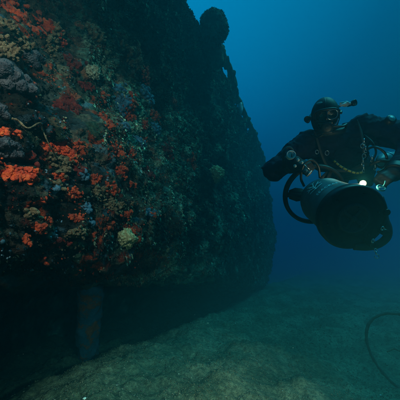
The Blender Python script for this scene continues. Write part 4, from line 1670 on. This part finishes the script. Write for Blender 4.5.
# harness, straps, chest hardware
def strap(pts, w=0.022, mat='webbing', name='harness_strap', n=8):
    return MB().tube(rel(catmull(pts, n)), w, 10, flat=0.35).build(name, M[mat], diver)


strap([at(315, 132, 1.97), at(318, 143, 1.93), at(323, 158, 1.93), at(330, 172, 2.0)])
strap([at(358, 121, 1.97), at(362, 135, 1.90), at(364, 150, 1.88), at(362, 166, 1.92)])
strap([at(318, 166, 1.98), at(334, 170, 1.94), at(352, 170, 1.93), at(366, 163, 1.96)])
for px, py, d, r_ in ((327, 153, 1.91, 0.014), (317, 152, 1.92, 0.012), (362.5, 146, 1.86, 0.013), (364, 156, 1.86, 0.013)):
    c_3 = at(px, py, d)
    pts = [c_3 + camr * r_ * math.cos(a) + camu * r_ * 1.2 * math.sin(a) for a in np.linspace(0, 2 * math.pi, 18)]
    MB().tube(rel(pts), 0.0026, 8, caps=False).build('d_ring', M['steel'], diver)
# bolt snaps and gauges clipped to the left chest strap: the glittering column in the photo
for px, py in ((364, 141), (365.5, 148.5), (363, 161), (363.5, 168), (372, 158), (375, 166)):
    c_3 = at(px, py, 1.80)
    MB().tube(rel([c_3 + camu * 0.018, c_3 - camu * 0.012 + camr * 0.002]), [0.0042, 0.0036], 9).build('snap_barrel', M['steel'], diver)
    pts = [c_3 - camu * 0.02 + (camr * math.cos(a) + camu * math.sin(a)) * 0.009 for a in np.linspace(0.4, 5.6, 14)]
    MB().tube(rel(pts), 0.0022, 7).build('snap_hook', M['steel'], diver)
# yellow-green inflator hose across the chest
yh = catmull([at(334, 161, 1.89), at(340, 166, 1.85), at(348, 170.5, 1.82), at(356, 173, 1.80), at(362, 172.5, 1.80)], 8)
MB().tube(rel(yh), 0.0075, 12).build('inflator_hose', M['hose_y'], diver)
for k in range(3, len(yh) - 3, 4):
    MB().tube(rel([yh[k], yh[k + 1]]), 0.010, 10).build('hose_sleeve', M['rubber'], diver)
# drysuit chest valve and shoulder badge
vc = at(391, 119.5, 1.735)
vm = Matrix.Translation(vc - DL) @ Vector((1, 0, 0)).rotation_difference((-camf + camu * 0.45).normalized()).to_matrix().to_4x4()
vv = MB().lathe([(-0.02, 0.034), (0.004, 0.034), (0.010, 0.030), (0.012, 0.024)], vm, 28).build('shoulder_valve', M['rubber'], diver)
MB().lathe([(0.010, 0.022), (0.014, 0.021), (0.015, 0.0)], vm, 28).build('valve_cap', M['cyan'], vv)
# wrist instruments on the right forearm
wc = at(291, 155, 1.735)
wm = Matrix.Translation(wc - DL) @ Vector((1, 0, 0)).rotation_difference((-camf + camu * 0.3 - camr * 0.1).normalized()).to_matrix().to_4x4()
wd = MB().lathe([(-0.018, 0.030), (0.0, 0.031), (0.008, 0.030), (0.010, 0.026), (0.006, 0.024)], wm, 32).build('wrist_compass', M['white'], diver)
MB().lathe([(0.006, 0.0245), (0.007, 0.0)], wm, 32).build('dial_face', M['dial'], wd)
MB().box(wc - DL - camf * 0.013, (0.005, 0.003, 0.036), None).build('dial_needle', M['rubber'], wd)
MB().box(wc - DL - camf * 0.0128 + camr * 0.009, (0.002, 0.002, 0.026), None).build('dial_needle', M['rubber'], wd)
wstr = [wc + Vector((0, 0, 0)) + camf * 0.045 + (camr * math.cos(a) * 0.6 + camu * math.sin(a)) * 0.062 for a in np.linspace(0, 2 * math.pi, 24)]
MB().tube(rel(wstr), 0.012, 8, flat=0.5, caps=False).build('wrist_strap', M['webbing'], diver)
for px, py, s3 in ((298, 160, 0.010), (295, 166, 0.010), (302, 162.5, 0.009)):
    MB().ell(at(px, py, 1.65) - DL, (s3, s3 * 0.8, s3), None, 14, 9).build('button', M['dial'], diver)
rb = (camr * 0.72 - camu * 0.69).normalized()
rbm = Matrix((rb, -camf, (camu * 0.72 + camr * 0.69).normalized())).transposed()
cp = MB().box(at(306.5, 172, 1.60) - DL, (0.052, 0.020, 0.038), rbm).build('dive_computer', M['blackplastic'], diver, bevel=0.004)
MB().box(at(306.5, 172, 1.587) - DL, (0.040, 0.003, 0.028), rbm).build('computer_screen', M['hull'], cp)
MB().tube(rel([at(306.3, 176.8, 1.582), at(311.8, 170.6, 1.582)]), 0.0028, 8).build('bezel_edge', M['white'], cp)
MB().tube(rel([at(304, 164.5, 1.585), at(309.5, 169.5, 1.585)]), 0.002, 8).build('bezel_edge', M['steel'], cp)
# loose hoses at the diver's left side
for pts, r_, mt in (([at(366, 150, 1.9), at(374, 147, 1.80), at(383, 151, 1.76), at(387, 159, 1.76), at(384, 168, 1.74), at(378, 172, 1.7)], 0.008, 'rubber'),
                    ([at(370, 165, 1.8), at(380, 161, 1.75), at(390, 161, 1.75), at(404, 156, 1.8)], 0.011, 'rubber'),
                    ([at(372, 160, 1.85), at(380, 167, 1.8), at(392, 166, 1.72), at(410, 160, 1.75)], 0.010, 'rubber'),
                    ([at(364, 135, 1.92), at(372, 142, 1.85), at(376, 152, 1.82), at(372, 162, 1.8)], 0.007, 'rubber')):
    MB().tube(rel(catmull(pts, 9)), r_, 12).build('hose', M[mt], diver)
# fins
for s_ in 'RL':
    an = J['an' + s_]
    kn = J['kn' + s_]
    d = (an - kn).normalized()
    sd = Vector((1, 0, 0))
    up_ = sd.cross(d).normalized()
    d2 = (d * 0.75 - up_ * 0.35).normalized()
    V = []
    for k, (l_, w, th_) in enumerate(((0.0, 0.05, 0.04), (0.12, 0.055, 0.035), (0.24, 0.075, 0.012), (0.42, 0.10, 0.008), (0.60, 0.115, 0.005))):
        c3 = an + d2 * l_
        for a_2, b_2 in ((-1, -1), (1, -1), (1, 1), (-1, 1)):
            V.append(c3 + sd * w * a_2 + up_ * th_ * b_2 - DL)
    F = []
    for k in range(4):
        for j in range(4):
            F.append((k * 4 + j, k * 4 + (j + 1) % 4, k * 4 + 4 + (j + 1) % 4, k * 4 + 4 + j))
    F += [(3, 2, 1, 0), (16, 17, 18, 19)]
    MB().add(V, F).build('fin', M['rubber'], diver, bevel=0.004)

# twin tanks on the back
back = Vector((0, 0.10, 0.98)).normalized()
ax_t = (J['pelvis'] - J['neck']).normalized()
for s_ in (-1, 1):
    base = J['neck'] + ax_t * 0.22 + Vector(UPV) * 0.10 + ro * 0.10 * s_
    q3 = Matrix.Translation(base) @ Vector((1, 0, 0)).rotation_difference(ax_t).to_matrix().to_4x4()
    tk = empty('scuba_tank', base)
    tag(tk, ('scuba tank on the diver back, nearer the hull' if s_ < 0 else 'scuba tank on the diver back, farther from the hull'), 'scuba tank', 'twin tanks on the diver')
    q4 = Matrix.Translation(-base) @ q3
    MB().lathe([(-0.03, 0.0), (-0.025, 0.02), (0.0, 0.035), (0.04, 0.075), (0.07, 0.085), (0.52, 0.085), (0.56, 0.07), (0.575, 0.0)], q4, 36).build('cylinder', M['tank'], tk)
    MB().lathe([(-0.075, 0.0), (-0.075, 0.014), (-0.02, 0.016)], q4, 16).build('valve', M['steel'], tk)
    MB().lathe([(0.18, 0.086), (0.18, 0.090), (0.22, 0.090), (0.22, 0.086)], q4, 36).build('band', M['steel'], tk)
# stage bottle at the diver's left hip, a glimpse of its pale blue side behind the hoses
sb = empty('stage_bottle', at(384, 160, 2.25))
tag(sb, 'pale blue stage bottle slung under the diver left arm', 'scuba tank')
d3 = (at(410, 156, 2.7) - at(380, 161, 2.15)).normalized()
q4 = Vector((1, 0, 0)).rotation_difference(d3).to_matrix().to_4x4()
MB().lathe([(-0.11, 0.0), (-0.105, 0.018), (-0.07, 0.03), (-0.03, 0.055), (0.0, 0.062), (0.42, 0.062), (0.45, 0.0)], q4, 32).build('cylinder', M['tank'], sb)
MB().lathe([(0.04, 0.063), (0.04, 0.068), (0.06, 0.068), (0.06, 0.063)], q4, 32).build('band', M['steel'], sb)

# ------------------------------------------------------------------ lit torch above the nose of the scooter
tp = at(363, 183.5, 1.50)
torch = empty('dive_torch', tp)
tag(torch, 'small lit dive torch glowing warm yellow on top of the scooter', 'torch')
td = (Vector(CAM) + Vector((0.1, 0, 0.1)) - tp).normalized()
q4 = Vector((1, 0, 0)).rotation_difference(td).to_matrix().to_4x4()
MB().lathe([(-0.13, 0.0), (-0.13, 0.014), (-0.04, 0.015), (-0.03, 0.018), (-0.002, 0.019), (0.0, 0.017), (-0.006, 0.0135)], q4, 28).build('torch_body', M['blackplastic'], torch)
MB().lathe([(-0.006, 0.0137), (-0.003, 0.008), (-0.002, 0.0)], q4, 24).build('lens', M['glow'], torch)
ld = bpy.data.lights.new('torch_light', 'POINT')
lo_ = bpy.data.objects.new('torch_light', ld)
col.objects.link(lo_)
ld.energy = 2.6
ld.color = (1.0, 0.66, 0.34)
ld.shadow_soft_size = 0.012
lo_.parent = torch
lo_.location = td * 0.02 + Vector((0, 0, 0.016))

# cyan finger spool beside the torch
sp = empty('finger_spool', at(381, 188, 1.45))
tag(sp, 'small bright cyan ring shaped finger spool clipped right of the torch', 'spool')
q4 = Vector((1, 0, 0)).rotation_difference((-camf + camu * 0.9).normalized()).to_matrix().to_4x4()
ringp = [(0.006 * math.cos(a), 0.020 + 0.0045 * math.sin(a)) for a in np.linspace(0, 2 * math.pi, 11)]
MB().lathe(ringp, q4, 32).build('rim', M['cyan'], sp)
MB().tube([Vector((0, 0, 0.0)) + camr * 0.012 + camu * 0.008, camr * 0.022 + camu * 0.026, camr * 0.024 + camu * 0.04], 0.0035, 8).build('snap', M['cyan'], sp)
MB().tube([-camr * 0.016 + camu * 0.004, camr * 0.016 + camu * 0.002], 0.003, 8).build('cross_line', M['print'], sp)

# ------------------------------------------------------------------ the water itself
hz = bpy.data.materials.new('sea_water')
hz.use_nodes = True
ht = hz.node_tree
ht.nodes.clear()
ho = ht.nodes.new('ShaderNodeOutputMaterial')
pv = ht.nodes.new('ShaderNodeVolumePrincipled')
pv.inputs['Color'].default_value = (0.009, 0.074, 0.090, 1)
pv.inputs['Absorption Color'].default_value = (0.0, 0.48, 0.74, 1)
pv.inputs['Density'].default_value = 0.32
pv.inputs['Anisotropy'].default_value = 0.35
ht.links.new(pv.outputs[0], ho.inputs['Volume'])
hb_ = MB().box((0, 0, 2.05), (130, 130, 7.7)).build('haze', hz, smooth=False)
tag(hb_, 'blue green sea water filling the scene', 'water', None, 'stuff')
P = RNG.uniform((-1.6, 1.6, 0.2), (3.2, 6.0, 3.6), (380, 3))
V, F, C = knob_cloud(P, RNG.uniform(0.0006, 0.0018, len(P)), np.tile((0.5, 0.5, 0.45), (len(P), 1)), 77)
tag(mesh_np('marine_snow', V, F, M['turf'], tint=C), 'tiny pale specks drifting in the water', 'marine snow', None, 'stuff')
tri_ = {}
for o in sc.objects:
    if o.type == 'MESH' and len(o.data.polygons):
        k = o.name.split('.')[0]
        tri_[k] = tri_.get(k, 0) + len(o.data.polygons) * (2 if len(o.data.polygons[0].vertices) == 4 else 1)
print('TRIS', sum(tri_.values()), sorted(tri_.items(), key=lambda q: -q[1])[:12])
